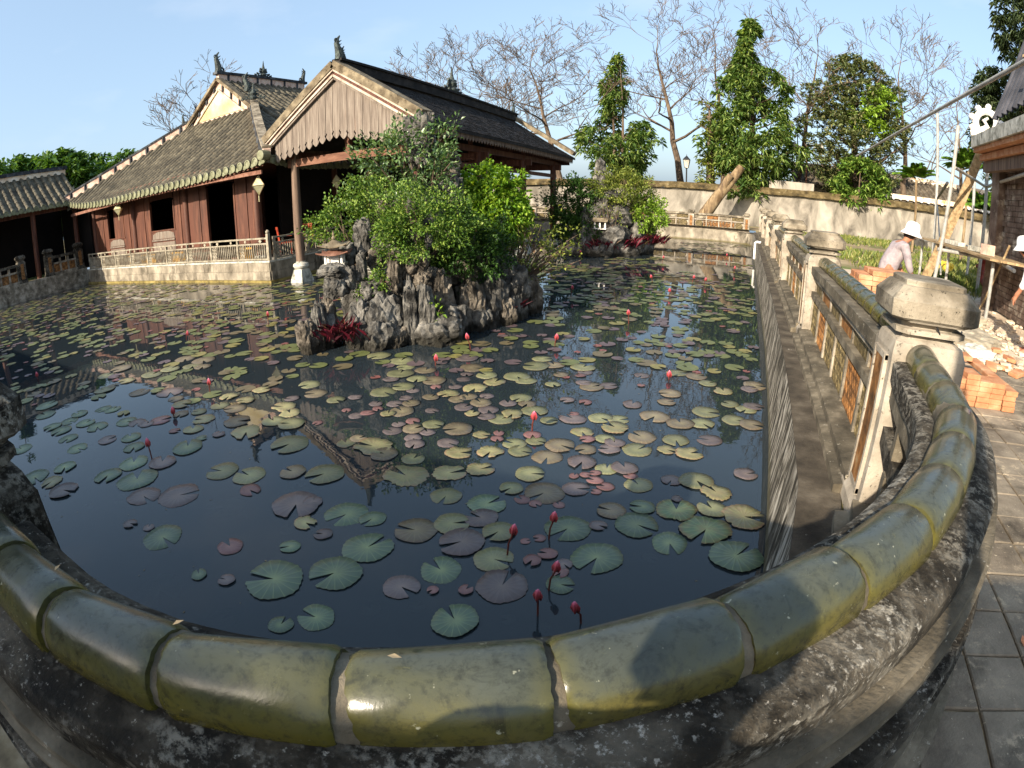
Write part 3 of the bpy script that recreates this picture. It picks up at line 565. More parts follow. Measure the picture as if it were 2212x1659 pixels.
# railing of turned balusters along the platform edge
def railing(name, label, P0, P1, bays, zt=.62):
    o = thing(name, label, 'railing', (0, 0, 0)); a, b = Vector(P0), Vector(P1); d = b-a; ln = d.length; d = d.normalized(); ang = math.atan2(d.y, d.x)
    zb = PZ+.05
    def bx(nm, s0, s1, z0, z1, t, mat=M['rail_pale']): c = a+d*(s0+s1)/2; return MB().box((c.x, c.y, (z0+z1)/2), (s1-s0, t, z1-z0), ang).build(nm, mat, o)
    bx('top_rail', 0, ln, zt-.05, zt, .08); bx('upper_rail', 0, ln, zt-.22, zt-.175, .06); bx('bottom_rail', 0, ln, zb+.02, zb+.07, .07)
    bal = MB().lathe([(.012, 0), (.022, .02), (.016, .06), (.024, .16), (.026, .26), (.016, .34), (.022, .37), (.012, .39)], n=6).mesh('baluster', True); bal.materials.append(M['rail_pale'])
    sc = (zt-.22-zb-.07)/.39; bl = ln/bays
    kn = MB().lathe([(.04, -.012), (.055, 0), (.04, .012)], n=8, M=Matrix.Rotation(PI/2, 3, 'X')).mesh('rosette'); kn.materials.append(M['rail_pale'])
    dia = MB().lathe([(.075, -.012), (.075, .012)], n=4, M=Matrix.Rotation(PI/2, 3, 'X')).mesh('lozenge'); dia.materials.append(M['rail_pale'])
    for i in range(bays):
        s = i*bl; bx('post', s-.035, s+.035, zb, zt+.01, .085)
        pan = MB(); c0 = a+d*(s+.05); c1 = a+d*(s+.30); openwork(pan, (c0.x, c0.y), (c1.x, c1.y), zb+.07, zt-.22, .11, .012); pan.build('carved_panel', M['rail_pale'], o)
        nb = max(4, int((bl-.36)/.105))
        for k in range(nb):
            c = a+d*(s+.34+(bl-.38)*(k+.5)/nb); q = link('baluster', bal, o, (c.x, c.y, zb+.07)); q.scale = (1, 1, sc)
        for k in range(2):
            c = a+d*(s+bl*(k+.5)/2); q = link('lozenge' if (i+k) % 2 else 'rosette', dia if (i+k) % 2 else kn, o, (c.x, c.y, zt-.112), (0, 0, ang))
    e = MB(); e.box((b.x, b.y, (zb+zt+.12)/2), (.10, .10, zt+.12-zb), ang); e.lathe([(.03, 0), (.065, .03), (.065, .07), (.02, .12)], (b.x, b.y, zt+.12), 10); e.build('end_post', M['rail_pale'], o)
    return o
railing('railing', 'pale carved railing with thin balusters on the sunlit platform front', (PX0+.3, PYF+.06, 0), (PX1-.05, PYF+.06, 0), 9)
railing('railing', 'shaded baluster railing on the platform side under the gabled pavilion', (PX1-.04, PYF+.3, 0), (PX1-.04, 23, 0), 7)

WY = 12.6; HZ0, HZ1 = -.11, 3.0
cols = [-27.2, -22.9, -18.6, -14.4]
for x in cols: MB().lathe([(.15, HZ0), (.15, 1.4), (.14, HZ1)], (x, WY-.02, 0), 14).build('column', M['wood_hall'], hall, True)
for x in cols: MB().lathe([(.24, HZ0), (.26, HZ0+.05), (.2, HZ0+.12)], (x, WY-.02, 0), 14).build('column_base', M['stone_pale'], hall, True)
MB().bb(-27.3, -14.3, WY-.07, WY+.07, 2.72, 3.05).build('lintel_beam', M['wood_dark'], hall)
def arch_panel(x0, x1, z0, z1, ox0, ox1, oz0, oz1, name):
    """boarded wall bay round an arched opening"""
    n0, n1 = 3, 3
    for (a, b, n) in ((x0, ox0-.07, n0), (ox1+.07, x1, n1)):
        for k in range(n):
            u0, u1 = a+(b-a)*k/n+.002, a+(b-a)*(k+1)/n-.002; dy = .03 if k % 2 else 0
            MB().bb(u0, u1, WY-.035-dy, WY+.03, z0, z1).build('wall_board', M['wood_hall'], hall)
    r = .16; top = [(ox0-.07, z1), (ox0-.07, oz1)]
    pts = [(ox0, oz1-r)] + [(ox0+r-r*math.cos(q), oz1-r+r*math.sin(q)) for q in [PI/2*i/5 for i in range(6)]] + [(ox1-r+r*math.sin(q), oz1-r+r*math.cos(q)) for q in [PI/2*i/5 for i in range(6)]]
    poly = [(ox0-.07, z1), (ox0-.07, oz1-r)] + pts + [(ox1, oz1-r), (ox1+.07, oz1-r), (ox1+.07, z1)]
    mb = MB()
    ring_o = [(ox0-.07, oz0), (ox0-.07, z1), (ox1+.07, z1), (ox1+.07, oz0)]
    # arch head built as thin slices so that the curve is real
    N = 14
    for k in range(N):
        u0 = ox0+(ox1-ox0)*k/N; u1 = ox0+(ox1-ox0)*(k+1)/N; um = (u0+u1)/2; e = min(um-ox0, ox1-um); h = oz1-r+math.sqrt(max(0, r*r-max(0, r-e)**2))
        mb.bb(u0, u1, WY-.03, WY+.03, h, z1)
    mb.build('arch_head', M['wood_hall'], hall)
    fr = MB(); fr.bb(ox0-.075, ox0, WY-.06, WY+.05, oz0, oz1-r+.05); fr.bb(ox1, ox1+.075, WY-.06, WY+.05, oz0, oz1-r+.05); fr.bb(ox0-.1, ox1+.1, WY-.065, WY+.05, oz0-.06, oz0-.001); fr.build('opening_frame', M['wood_hall'], hall)
    if oz0 > z0+.3:
        mb = MB(); mb.bb(ox0-.06, ox1+.06, WY-.03, WY+.03, z0, oz0-.06); mb.build('lower_panel', M['wood_hall'], hall)
        mb = MB(); mb.bb(ox0+.05, ox1-.05, WY-.05, WY-.03, z0+.15, oz0-.5); mb.bb(ox0+.02, ox1-.02, WY-.075, WY-.03, oz0-.44, oz0-.38)
        w_ = ox1-ox0; mb.prism([(ox0+.04, oz0-.36), (ox1-.04, oz0-.36), (ox1-.1, oz0-.16), (ox1-w_*.25, oz0-.07), (ox0+w_*.25, oz0-.07), (ox0+.1, oz0-.16)], lambda p, q: (p, WY-.05, q), lambda p, q: (p, WY-.03, q)); mb.build('carved_panel', M['wood_board'], hall)
arch_panel(-27.05, -23.05, HZ0, 2.73, -25.6, -24.0, 1.15, 2.5, 'a'); arch_panel(-22.75, -18.75, HZ0, 2.73, -21.4, -19.55, 1.22, 2.45, 'b'); arch_panel(-18.45, -14.55, HZ0, 2.73, -17.2, -15.6, HZ0+.06, 2.62, 'c')
MB().bb(-25.0, -24.0, WY-.02, WY+.02, 1.15, 2.5).build('door_leaf', M['wood_hall'], hall)
# lit ochre dado behind the balusters, and the hall body, coloured black for its inner shade
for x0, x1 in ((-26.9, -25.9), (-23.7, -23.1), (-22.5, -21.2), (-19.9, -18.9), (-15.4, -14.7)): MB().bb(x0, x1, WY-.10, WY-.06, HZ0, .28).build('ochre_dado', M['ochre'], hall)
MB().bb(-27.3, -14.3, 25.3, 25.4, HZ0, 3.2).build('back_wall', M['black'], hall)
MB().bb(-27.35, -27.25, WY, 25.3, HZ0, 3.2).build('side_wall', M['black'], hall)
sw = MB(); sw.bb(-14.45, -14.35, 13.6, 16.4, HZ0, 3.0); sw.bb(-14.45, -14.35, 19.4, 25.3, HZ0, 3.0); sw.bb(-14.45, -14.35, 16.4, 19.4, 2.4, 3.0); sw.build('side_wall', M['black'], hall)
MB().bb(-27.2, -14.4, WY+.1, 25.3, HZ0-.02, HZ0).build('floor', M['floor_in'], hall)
MB().bb(-28.0, -13.0, 11.9, 25.4, 3.06, 3.12).build('ceiling', M['wood_dark'], hall)
for x in (-22.9, -18.6, -14.4):
    for y in (16.5, 20): MB().lathe([(.16, HZ0), (.15, 3.05)], (x, y, 0), 10).build('column', M['wood_dark'], hall, True)

# ---- hip-and-gable roof
XL, XR, YE, YG, ZG, XGL, XGR, XM, ZAP = -28.4, -12.6, 11.5, 15.8, 5.72, -22.75, -18.05, -20.4, 7.55
def eave_z(x):
    t = (x-XL)/(XR-XL); zl, zr = 3.28, 2.98; up = (2*abs(t-.5))**3.2
    return 2.74 + (zl-2.74)*up*(t < .5) + (zr-2.74)*up*(t >= .5)
def front_pt(x, s):
    """s = 0 at the eave, 1 at the hip line or gable foot"""
    if x < XGL: q = (x-XL)/(XGL-XL); zc = eave_z(XL)
    elif x > XGR: q = (XR-x)/(XR-XGR); zc = eave_z(XR)
    else: q = 1; zc = 0
    q = max(q, .02); yt = YE+(YG-YE)*q; zt = ZG if q == 1 else zc+(ZG-zc)*(.82*q+.18*q*q)
    ze = eave_z(x); return Vector((x, YE+(yt-YE)*s, ze+(zt-ze)*(.82*s+.18*s*s)))
def slope_rows(fpt, us, r, step, parent, mat, disc=True, nrm_dir=(0, -1, 0), side=(1, 0, 0)):
    dm = MB().lathe([(.0, 0), (r*1.0, .0), (r*1.12, .02), (r*1.12, .05), (r*.8, .055), (r*.8, .04), (.0, .045)], n=12, M=Vector((0, 0, 1)).rotation_difference(Vector(nrm_dir)).to_matrix()).mesh('eave_tile_end', True); dm.materials.append(M['tile_end'])
    dr = MB().prism([(-r*1.1, .03), (-r*.8, -.06), (0, -.11), (r*.8, -.06), (r*1.1, .03)], lambda p, q: tuple(Vector(side)*p+Vector((0, 0, q))), lambda p, q: tuple(Vector(side)*p+Vector((0, 0, q))+Vector(nrm_dir)*.02)).mesh('drip_tile'); dr.materials.append(M['tile_end'])
    for i, u in enumerate(us):
        a = fpt(u, 0); b = fpt(u, 1); ln = (b-a).length; n = max(1, int(ln/step)); pts = []; rad = []
        for k in range(n):
            for e, rr in ((.0, 1.10), (.97, .94)): pts.append(fpt(u, (k+e)/n)+Vector((0, 0, .02))); rad.append(r*rr)
        MB().tube(pts, rad, 7, half=.15).build('tile_row', mat, parent, True, 60)
        if disc:
            link('eave_tile_end', dm, parent, a+Vector((0, 0, .03))+Vector(nrm_dir)*.01)
            if i+1 < len(us): m_ = (fpt(u, 0)+fpt(us[i+1], 0))/2; link('drip_tile', dr, parent, m_+Vector((0, 0, -.02)))
def slab(fpt, us, ns, parent, name, mat, th=.1):
    V = []; F = []; ns += 1
    for u in us:
        for k in range(ns): V.append(fpt(u, k/(ns-1)))
    nv = len(V); V += [v-Vector((0, 0, th)) for v in V]
    for i in range(len(us)-1):
        for k in range(ns-1):
            a = i*ns+k; F.append((a, a+ns, a+ns+1, a+1)); F.append((nv+a, nv+a+1, nv+a+ns+1, nv+a+ns))
        a = i*ns; F.append((a, nv+a, nv+a+ns, a+ns)); a = i*ns+ns-1; F.append((a, a+ns, nv+a+ns, nv+a))
    return MB().add(V, F).build(name, mat, parent)
us = list(np.linspace(XL+.15, XR-.15, 44))
slab(front_pt, list(np.linspace(XL, XR, 60)), 8, hall, 'roof_slope', M['tile_hall'])
slope_rows(front_pt, us, .12, .33, hall, M['tile_hall'])
MB().sweep([(XL+.4, YE+.12), (XR-.4, YE+.12)], [(-.03, 2.58), (.03, 2.58), (.03, 2.70), (-.03, 2.70)]).build('eave_board', M['tile_red'], hall)
dz = MB()
for x in np.linspace(XL+.3, XR-.3, 70): dz.box((x, YE+.06, eave_z(x)-.10), (.10, .06, .09))
dz.build('rafter_ends', M['tile_red'], hall); bpy.data.objects['rafter_ends']['kind'] = 'stuff'
YB = 21.1
def right_pt(y, s):
    z0 = 2.75; q = 1.0
    if y < YG: q = (y-YE)/(YG-YE)
    zr_, xr_ = ZAP-.1, XM
    if q < 1: zr_ = eave_z(XR)+(ZG-eave_z(XR))*q; xr_ = XR+(XGR-XR)*q
    q = max(q, .02); ze = 2.74+(.24)*max(0, 1-(y-YE)/2)**2
    return Vector((XR+(xr_-XR)*s, y, ze+(zr_-ze)*(.80*s+.20*s*s)))
ys = list(np.linspace(YE+.2, 24.5, 36))
slab(right_pt, list(np.linspace(YE, 24.8, 40)), 8, hall, 'roof_slope', M['tile_hall']); slope_rows(right_pt, ys, .12, .33, hall, M['tile_hall'], True, (1, 0, 0), (0, 1, 0))
def left_pt(y, s):
    p = right_pt(y, s); return Vector((XM*2-p.x, p.y, p.z+.1*(1-s)))
slab(left_pt, list(np.linspace(YE, 24.8, 40)), 8, hall, 'roof_slope', M['tile_hall'])
# gable wall
gp = lambda dy: (lambda p, q: (p, YG+dy, q))
def tri(x0, x1, xm, z0, z1, y0, y1): return MB().add([(x0, y0, z0), (x1, y0, z0), (xm, y0, z1), (x0, y1, z0), (x1, y1, z0), (xm, y1, z1)], [(0, 1, 2), (3, 5, 4), (0, 3, 4, 1), (1, 4, 5, 2), (2, 5, 3, 0)])
tri(XGL+.1, XGR-.1, XM, ZG-.05, ZAP-.08, YG, YG+.2).build('gable_wall', M['pink_wall'], hall)
tri(XGL+.62, XGR-.62, XM, ZG+.14, ZAP-.48, YG-.03, YG).build('yellow_panel', M['yellow_wall'], hall)
for s, xb in ((-1, XGL), (1, XGR)):
    for off, th, wd, nm, mt in ((.0, .13, .34, 'barge_cap', 'barge_grey'), (-.50, .07, .12, 'barge_moulding', 'barge_white')):
        MB().beam((xb+s*.12, YG-.03, ZG+off+.02), (XM, YG-.03, ZAP+off+.02), wd, th).build(nm, M[mt], hall)
    for k in range(4):
        t = (k+.5)/4; x = xb+(XM-xb)*t; z = ZG+(ZAP-ZG)*t
        MB().box((x, YG-.03, z-.22), (.07, .1, .36)).build('barge_mullion', M['ridge'], hall)
    # hip ridges running down to the upturned corners
    xc = XL if s < 0 else XR; zc = eave_z(xc); N = 16; P = []
    for i in range(N+1):
        q = i/N; P.append(Vector((xc+(xb-xc)*q, YE+(YG-YE)*q, zc+(ZG-zc)*(.82*q+.18*q*q)+.16)))
    mb = MB()
    for i in range(N): mb.beam(P[i], P[i+1], .22, .30)
    mb.build('hip_ridge', M['pink_wall'], hall)
    mb = MB()
    for i in range(N): mb.beam(P[i]+Vector((0, 0, .20)), P[i+1]+Vector((0, 0, .20)), .30, .08)
    mb.build('hip_ridge_cap', M['conc_cap'] if s > 0 else M['ridge'], hall)
    for i in range(1, N, 2): MB().box(P[i], (.27, .27, .32)).build('hip_mullion', M['ridge'], hall)
    MB().lathe([(.14, -.1), (.15, 0), (.15, .2), (.1, .21)], (xc, YE-.08, zc+.12), 12, Matrix.Rotation(PI/2, 3, 'X')).build('hip_end_tile', M['tile_end'], hall)
MB().box((XM, (YG+YB)/2, ZAP+.05), (.2, YB-YG+.2, .34)).build('main_ridge', M['pink_wall'], hall)
MB().box((XM, (YG+YB)/2, ZAP+.27), (.32, YB-YG+.5, .12)).build('main_ridge_cap', M['ridge'], hall)
for k in range(6): MB().box((XM, YG+(YB-YG)*(k+.5)/6, ZAP+.05), (.24, .12, .36)).build('ridge_mullion', M['ridge'], hall)

def curl(mb, c, r, ax, turns=1.25, t=.05, flip=1, start=0):
    """a spiral scroll in the plane of ax and z"""
    ax = Vector(ax); P = []; rad = []
    for i in range(15):
        q = i/14; a = start+flip*q*turns*2*PI; rr = r*(1-.75*q); P.append(Vector(c)+ax*rr*math.cos(a)+Vector((0, 0, rr*math.sin(a)))); rad.append(t*(1-.55*q))
    mb.tube(P, rad, 6)
def dragon(parent, x, y, z, s=1.0, ax=(0, 1, 0), flip=1, name='ridge_finial'):
    mb = MB(); ax = Vector(ax)*flip; b = Vector((x, y, z))
    mb.tube([b-ax*.0*s, b+ax*.05*s+Vector((0, 0, .18*s)), b-ax*.02*s+Vector((0, 0, .42*s)), b-ax*.10*s+Vector((0, 0, .62*s)), b-ax*.06*s+Vector((0, 0, .78*s)), b+ax*.05*s+Vector((0, 0, .92*s))], [.14*s, .15*s, .12*s, .09*s, .055*s, .025*s], 8)
    curl(mb, b+ax*.24*s+Vector((0, 0, .12*s)), .14*s, ax, 1.2, .05*s, -1, PI)
    mb.tube([b+ax*.05*s+Vector((0, 0, .08*s)), b+ax*.3*s+Vector((0, 0, .02*s)), b+ax*.55*s+Vector((0, 0, .01*s))], [.1*s, .08*s, .03*s], 6)
    curl(mb, b-ax*.14*s+Vector((0, 0, .70*s)), .09*s, ax, 1.1, .035*s, 1, 0)
    for k in range(4): mb.tube([b-ax*.02*s+Vector((0, 0, (.3+.12*k)*s)), b+ax*(.16)*s+Vector((0, 0, (.38+.13*k)*s))], [.04*s, .008*s], 5)
    return rough_up(mb.build(name, M['orna'], parent, True), .012*s, 12)
def flame(parent, x, y, z, s=1.0, ax=(0, 1, 0), name='ridge_ornament'):
    mb = MB(); A_ = Vector(ax); b = Vector((x, y, z))
    mb.lathe([(.16*s, 0), (.2*s, .1*s), (.12*s, .2*s), (.18*s, .32*s), (.1*s, .44*s), (.05*s, .6*s), (.012*s, .9*s)], b, 8)
    for q in (-1, 1):
        for k, (dx, dz_, r) in enumerate(((.24, .14, .14), (.42, .08, .11), (.2, .36, .09), (.58, .04, .07))): curl(mb, b+A_*q*dx*s+Vector((0, 0, dz_*s)), r*s, A_*q, 1.2, .045*s, 1, PI*.4)
    return rough_up(mb.build(name, M['orna'], parent, True), .012*s, 12)
dragon(hall, XM, YG-.1, ZAP+.3, 1.05); flame(hall, XM, (YG+YB)/2, ZAP+.33, .9); dragon(hall, XM, YB+.1, ZAP+.33, .8, flip=-1)
dragon(hall, XGL-.25, YG-.2, ZG+.25, .55, (1, 0, 0)); flame(hall, XGR+.25, YG-.25, ZG+.35, .8, (.7, .7, 0)); dragon(hall, XGR-.1, YG-.3, ZG+.75, .9, (.7, .7, 0)); dragon(hall, XL+.5, YE+.35, 3.7, .42, (.7, .7, 0))
# ---- lanterns hanging under the eaves
def lantern(x, y, z, s, label):
    o = thing('lantern', label, 'lantern', (x, y, z), 'octahedral lanterns under the eaves')
    MB().lathe([(.004, -.30*s), (.25*s, 0), (.004, .30*s)], n=4).build('shade', M['lantern'], o)
    f = MB(); c = [Vector((.252*s*math.cos(q), .252*s*math.sin(q), 0)) for q in (0, PI/2, PI, 3*PI/2)]
    for i in range(4):
        f.tube([c[i], c[(i+1) % 4]], .008*s, 4)
        for e in (-1, 1): f.tube([c[i], (0, 0, e*.30*s)], .008*s, 4)
    f.build('frame', M['wood_scaf'], o); MB().tube([(0, 0, .3*s), (0, 0, .62*s)], .006, 4).build('cord', M['iron'], o)
    MB().tube([(0, 0, -.3*s), (0, 0, -.48*s)], .012*s, 5).build('tassel', M['lantern'], o)
lantern(-23.0, 11.85, 2.40, 1.0, 'yellow octahedral lantern hanging before the narrow left doorway of the hall'); lantern(-13.45, 11.85, 2.26, 1.05, 'yellow octahedral lantern hanging at the hall corner beside the round column')
lantern(-10.4, 13.6, 2.16, .95, 'dim yellow lantern hanging in shade inside the gabled pavilion'); lantern(-12.0, 13.9, 2.16, .8, 'small shaded lantern deep inside the pavilion by the hall wall')

# ---- chairs on the verandah
def chair(x, y, rz, label):
    o = thing('chair', label, 'chair', (x, y, HZ0+.0), 'slat-back chairs in the hall', rz); mt = M['chair_red']
    MB().box((0, 0, .44), (.46, .44, .04)).build('seat', mt, o)
    for sx in (-.2, .2):
        MB().tube([(sx, -.19, 0), (sx, -.19, .44)], .02, 6).build('leg', mt, o); MB().tube([(sx, .2, 0), (sx, .2, .44), (sx*1.02, .27, .95)], .02, 6).build('leg', mt, o)
        MB().beam((sx*1.1, -.2, .66), (sx*1.1, .24, .68), .05, .025).build('armrest', mt, o)
    MB().beam((-.23, .27, .93), (.23, .27, .93), .035, .09).build('top_rail', mt, o)
    for k in range(6): MB().tube([(-.16+.064*k, .205, .46), (-.16+.064*k, .265, .90)], .012, 5).build('back_slat', mt, o)
chair(-15.9, 13.9, 2.7, 'red slat-back chair standing just inside the wide doorway'); chair(-13.8, 13.2, 2.5, 'red slat-back chair beside the hall column under the pavilion'); chair(-13.85, 14.5, 3.4, 'red slat-back chair behind the corner lantern, deeper in shade')

# ================================================================== THE GABLED PAVILION OVER THE WATER
pav = thing('pavilion', 'open gabled pavilion with dark tiled roof and scalloped board gable', 'pavilion', (0, 0, 0))
GX, G0, G1 = -10.08, 11.68, 24.0
def pv(x, y, side, s):
    f = (y-G0)/(G1-G0); zr_ = 5.12-.30*f; ze = 3.36-.28*f; xe = 2.78
    return Vector((GX+side*xe*(1-s), y, ze+(zr_-ze)*(.9*s+.1*s*s)))
for side in (-1, 1):
    slab(lambda y, s, side=side: pv(y=y, x=0, side=side, s=s), list(np.linspace(G0, G1, 14)), 8, pav, 'roof_slope', M['roof_dark'], .09)
# fish-scale tiles on the slope we see
V = []; F = []; rr_ = random.Random(3); NC, NR = 96, 26
for i in range(NC):
    for k in range(NR):
        y0 = G0+.3+(G1-G0-.6)*(i+.5*(k % 2))/NC; dy = (G1-G0-.6)/NC; s0 = k/NR; s1 = min(1, (k+1.25)/NR)
        lift = .018+rr_.uniform(0, .02); a = pv(0, y0, 1, s0)+Vector((0, 0, lift)); b = pv(0, y0+dy*.94, 1, s0)+Vector((0, 0, lift+rr_.uniform(-.008, .008)))
        m_ = (a+b)/2-(pv(0, y0, 1, s1)-pv(0, y0, 1, s0))*.18; c = pv(0, y0+dy*.94, 1, s1)+Vector((0, 0, .006)); d = pv(0, y0, 1, s1)+Vector((0, 0, .006))
        n = len(V); V += [a, m_, b, c, d, a-Vector((0, 0, .02)), m_-Vector((0, 0, .02)), b-Vector((0, 0, .02))]; F += [(n, n+1, n+2, n+3, n+4), (n+5, n+6, n+1, n), (n+6, n+7, n+2, n+1)]
me = bpy.data.meshes.new('roof_tiles'); me.from_pydata([tuple(v) for v in V], [], F); tag(link('roof_tiles', me, pav, mat=M['roof_dark']), kind='stuff')
def along_rake(side, y, dz0, th, wd, name, mat, y2=None, f0=0.0, f1=1.0):
    a = pv(0, y, side, f0)+Vector((0, 0, dz0)); b = pv(0, y, side, f1)+Vector((0, 0, dz0)); a.y = b.y = y
    return MB().beam(a, b, wd, th, up=(0, 0, 1)).build(name, mat, pav)
for side in (-1, 1):
    along_rake(side, G0+.12, .20, .22, .46, 'barge_cap', M['barge_grey']); along_rake(side, G0-.03, .04, .06, .10, 'barge_moulding', M['barge_white']); along_rake(side, G0, -.05, .06, .06, 'barge_gap', M['wood_dark'])
    along_rake(side, G0-.02, -.12, .06, .10, 'barge_moulding', M['barge_white']); along_rake(side, G0+.0, -.20, .05, .08, 'barge_board', M['wood_board'])
    along_rake(side, G1-.12, .18, .17, .42, 'barge_cap', M['barge_grey'])
# scalloped gable boards
NBD = 19; wb = 2*2.42/NBD
for k in range(NBD):
    x0 = GX-2.42+k*wb; x1 = x0+wb; xm = (x0+x1)/2
    zt0 = lambda x: 5.12-(5.12-3.36)*abs(x-GX)/2.78-.2
    bz = 3.36-.41*(abs(xm-GX)/2.3)**1.0+.02; h = wb
    g = .004+rnd.uniform(0, .003)
    pol = [(x0+g, zt0(x0)), (x0+g, bz+.42*h), (x0+.16*h, bz+.30*h), (x0+.10*h, bz+.12*h), (x0+.02*h, bz+.02*h), (x0+.06*h, bz-.12*h), (x0+.17*h, bz-.26*h), (xm-.18*h, bz-.40*h), (xm-.07*h, bz-.50*h), (xm+.07*h, bz-.50*h), (xm+.18*h, bz-.40*h), (x1-.17*h, bz-.26*h), (x1-.06*h, bz-.12*h), (x1-.02*h, bz+.02*h), (x1-.10*h, bz+.12*h), (x1-.16*h, bz+.30*h), (x1-g, bz+.42*h), (x1-g, zt0(x1))]
    dyb = rnd.uniform(0, .01)
    MB().prism(pol, lambda p, q, dyb=dyb: (p, G0+.05+dyb, q), lambda p, q, dyb=dyb: (p, G0+.08+dyb, q)).build('gable_board', M['wood_board'], pav)
# dark panel across the rear gable, added to darken the gap under the eave
MB().add([(GX-2.6, G1-.3, 2.75), (GX+2.6, G1-.3, 2.75), (GX+2.6, G1-.3, 3.0), (GX, G1-.3, 4.75), (GX-2.6, G1-.3, 3.0), (GX-2.6, G1-.25, 2.75), (GX+2.6, G1-.25, 2.75), (GX+2.6, G1-.25, 3.0), (GX, G1-.25, 4.75), (GX-2.6, G1-.25, 3.0)], [(0, 1, 2, 3, 4), (9, 8, 7, 6, 5), (0, 5, 6, 1), (1, 6, 7, 2), (2, 7, 8, 3), (3, 8, 9, 4), (4, 9, 5, 0)]).build('rear_shade_panel', M['wood_dark'], pav)
# ridge and its ornaments
MB().beam((GX, G0+.1, 5.30), (GX, G1-.1, 5.00), .24, .30).build('ridge', M['roof_dark'], pav); MB().beam((GX, G0+.1, 5.47), (GX, G1-.1, 5.17), .34, .07).build('ridge_cap', M['roof_dark'], pav)
dragon(pav, GX+.02, G0+.15, 5.45, .8, flip=1); dragon(pav, GX+.02, G0+.35, 5.40, .55, flip=1, name='ridge_scroll'); flame(pav, GX, 18.1, 5.30, 1.15); dragon(pav, GX, G1-.3, 5.15, .65, flip=-1)
# carved eave fascia with scallops
for side in (-1, 1):
    mb = MB(); n = 64
    for k in range(n):
        y = G0+.2+(G1-G0-.4)*(k+.5)/n; f = (y-G0)/(G1-G0); z = 3.36-.28*f-.12; x = GX+side*2.72; hw = (G1-G0-.4)/n/2
        mb.box((x, y, z+.02), (.03, hw*2, .10)); mb.prism([(-hw*.9, -.03), (-hw*.8, -.08), (-hw*.35, -.11), (0, -.15), (hw*.35, -.11), (hw*.8, -.08), (hw*.9, -.03)], lambda p, q, x=x, y=y, z=z: (x-.012, y+p, z+q), lambda p, q, x=x, y=y, z=z: (x+.012, y+p, z+q))
    tag(mb.build('eave_fascia', M['wood_grey'], pav), kind='stuff')
# columns, pedestals and tie beams
for x in (-12.2, -7.95):
    for y in (12.25, 15.9, 19.5, 22.9):
        f = (y-G0)/(G1-G0); MB().lathe([(.135, -.18), (.14, .6), (.125, 2.0), (.115, 3.1-.25*f)], (x, y, 0), 16).build('column', M['wood_dark'] if x > -9 else M['wood_grey'], pav, True)
        pd = MB(); pd.lathe([(.33, -1.25), (.36, -.78), (.34, -.70), (.24, -.42), (.2, -.40)], (x, y, 0), 4, sq=True); pd.build('pedestal', M['stone_pale'], pav)
        MB().lathe([(.15, -.40), (.22, -.37), (.25, -.31), (.23, -.24), (.15, -.20), (.15, -.17)], (x, y, 0), 18).build('column_drum', M['stone_pale'], pav, True)
for y in (12.25, 15.9, 19.5, 22.9):
    f = (y-G0)/(G1-G0); z = 2.78-.2*f
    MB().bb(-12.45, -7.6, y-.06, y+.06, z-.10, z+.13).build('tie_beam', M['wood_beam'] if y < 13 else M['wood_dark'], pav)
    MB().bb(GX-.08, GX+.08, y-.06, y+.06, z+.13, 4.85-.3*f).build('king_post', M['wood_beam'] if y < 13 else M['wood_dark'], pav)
for x in (-12.2, -7.95): MB().beam((x, 11.9, 3.02), (x, 23.8, 2.76), .13, .18).build('eave_beam', M['wood_dark'], pav)
MB().beam((-7.95, 12.1, 2.45), (-7.95, 23.2, 2.25), .10, .14).build('long_beam', M['wood_dark'], pav)
for x in (-11.2, -10.08, -8.95): MB().beam((x, 11.9, 3.7 if x != -10.08 else 4.6), (x, 23.6, 3.45 if x != -10.08 else 4.3), .12, .12).build('purlin', M['wood_dark'], pav)

# ================================================================== THE LEFT GALLERY AND BANK
gal = thing('gallery', 'long dark gallery with ribbed tile roof beyond the left bank', 'gallery', (0, 0, 0))
EX, RX = -27.9, -30.2
def gl_pt(y, s): return Vector((EX+(RX-EX)*s, y, 3.25+(5.0-3.25)*(.9*s+.1*s*s)))
gys = list(np.linspace(1.0, 12.2, 50))
slab(gl_pt, gys, 4, gal, 'roof_slope', M['tile_hall']); slope_rows(gl_pt, list(np.linspace(1.1, 12.1, 28)), .12, .33, gal, M['tile_hall'], True, (1, 0, 0), (0, 1, 0))
slab(lambda y, s: Vector((RX-(RX-EX)*-1*(1-s)*1.0, y, 5.0-1.75*(1-s))), gys, 4, gal, 'roof_slope', M['tile_hall'])
MB().bb(RX-.14, RX+.14, 1, 12.3, 4.95, 5.2).build('ridge', M['cream'], gal); MB().bb(RX-.2, RX+.2, 1, 12.4, 5.2, 5.38).build('ridge_cap', M['ridge'], gal)
MB().bb(-31.4, -31.2, 1, 12.3, -.03, 3.6).build('back_wall', M['black'], gal)  # back wall coloured black to stand for the gallery's deep shade
for y in (1.5, 4.2, 6.9, 9.6, 12.0): MB().lathe([(.14, -.03), (.13, 3.3)], (-28.4, y, 0), 10).build('column', M['wood_dark'], gal, True)
MB().bb(-31.3, -27.3, 12.35, 12.5, -.03, 3.4).build('shade_wall', M['black'], gal)  # black sheet added for the darkness between gallery and hall
MB().bb(-28.5, -28.3, 1, 12.3, 3.0, 3.25).build('eave_beam', M['wood_dark'], gal)
MB().bb(-31.3, -31.1, 4.3, 6.8, 0, 2.6).build('door_panel', M['wood_dark'], gal)
lb = thing('balustrade', 'shaded balustrade with ceramic panels along the left bank before the dark gallery', 'balustrade', (0, 0, 0))
lys = [2.0, 5.0, 6.6, 8.4, 9.9, 11.6]
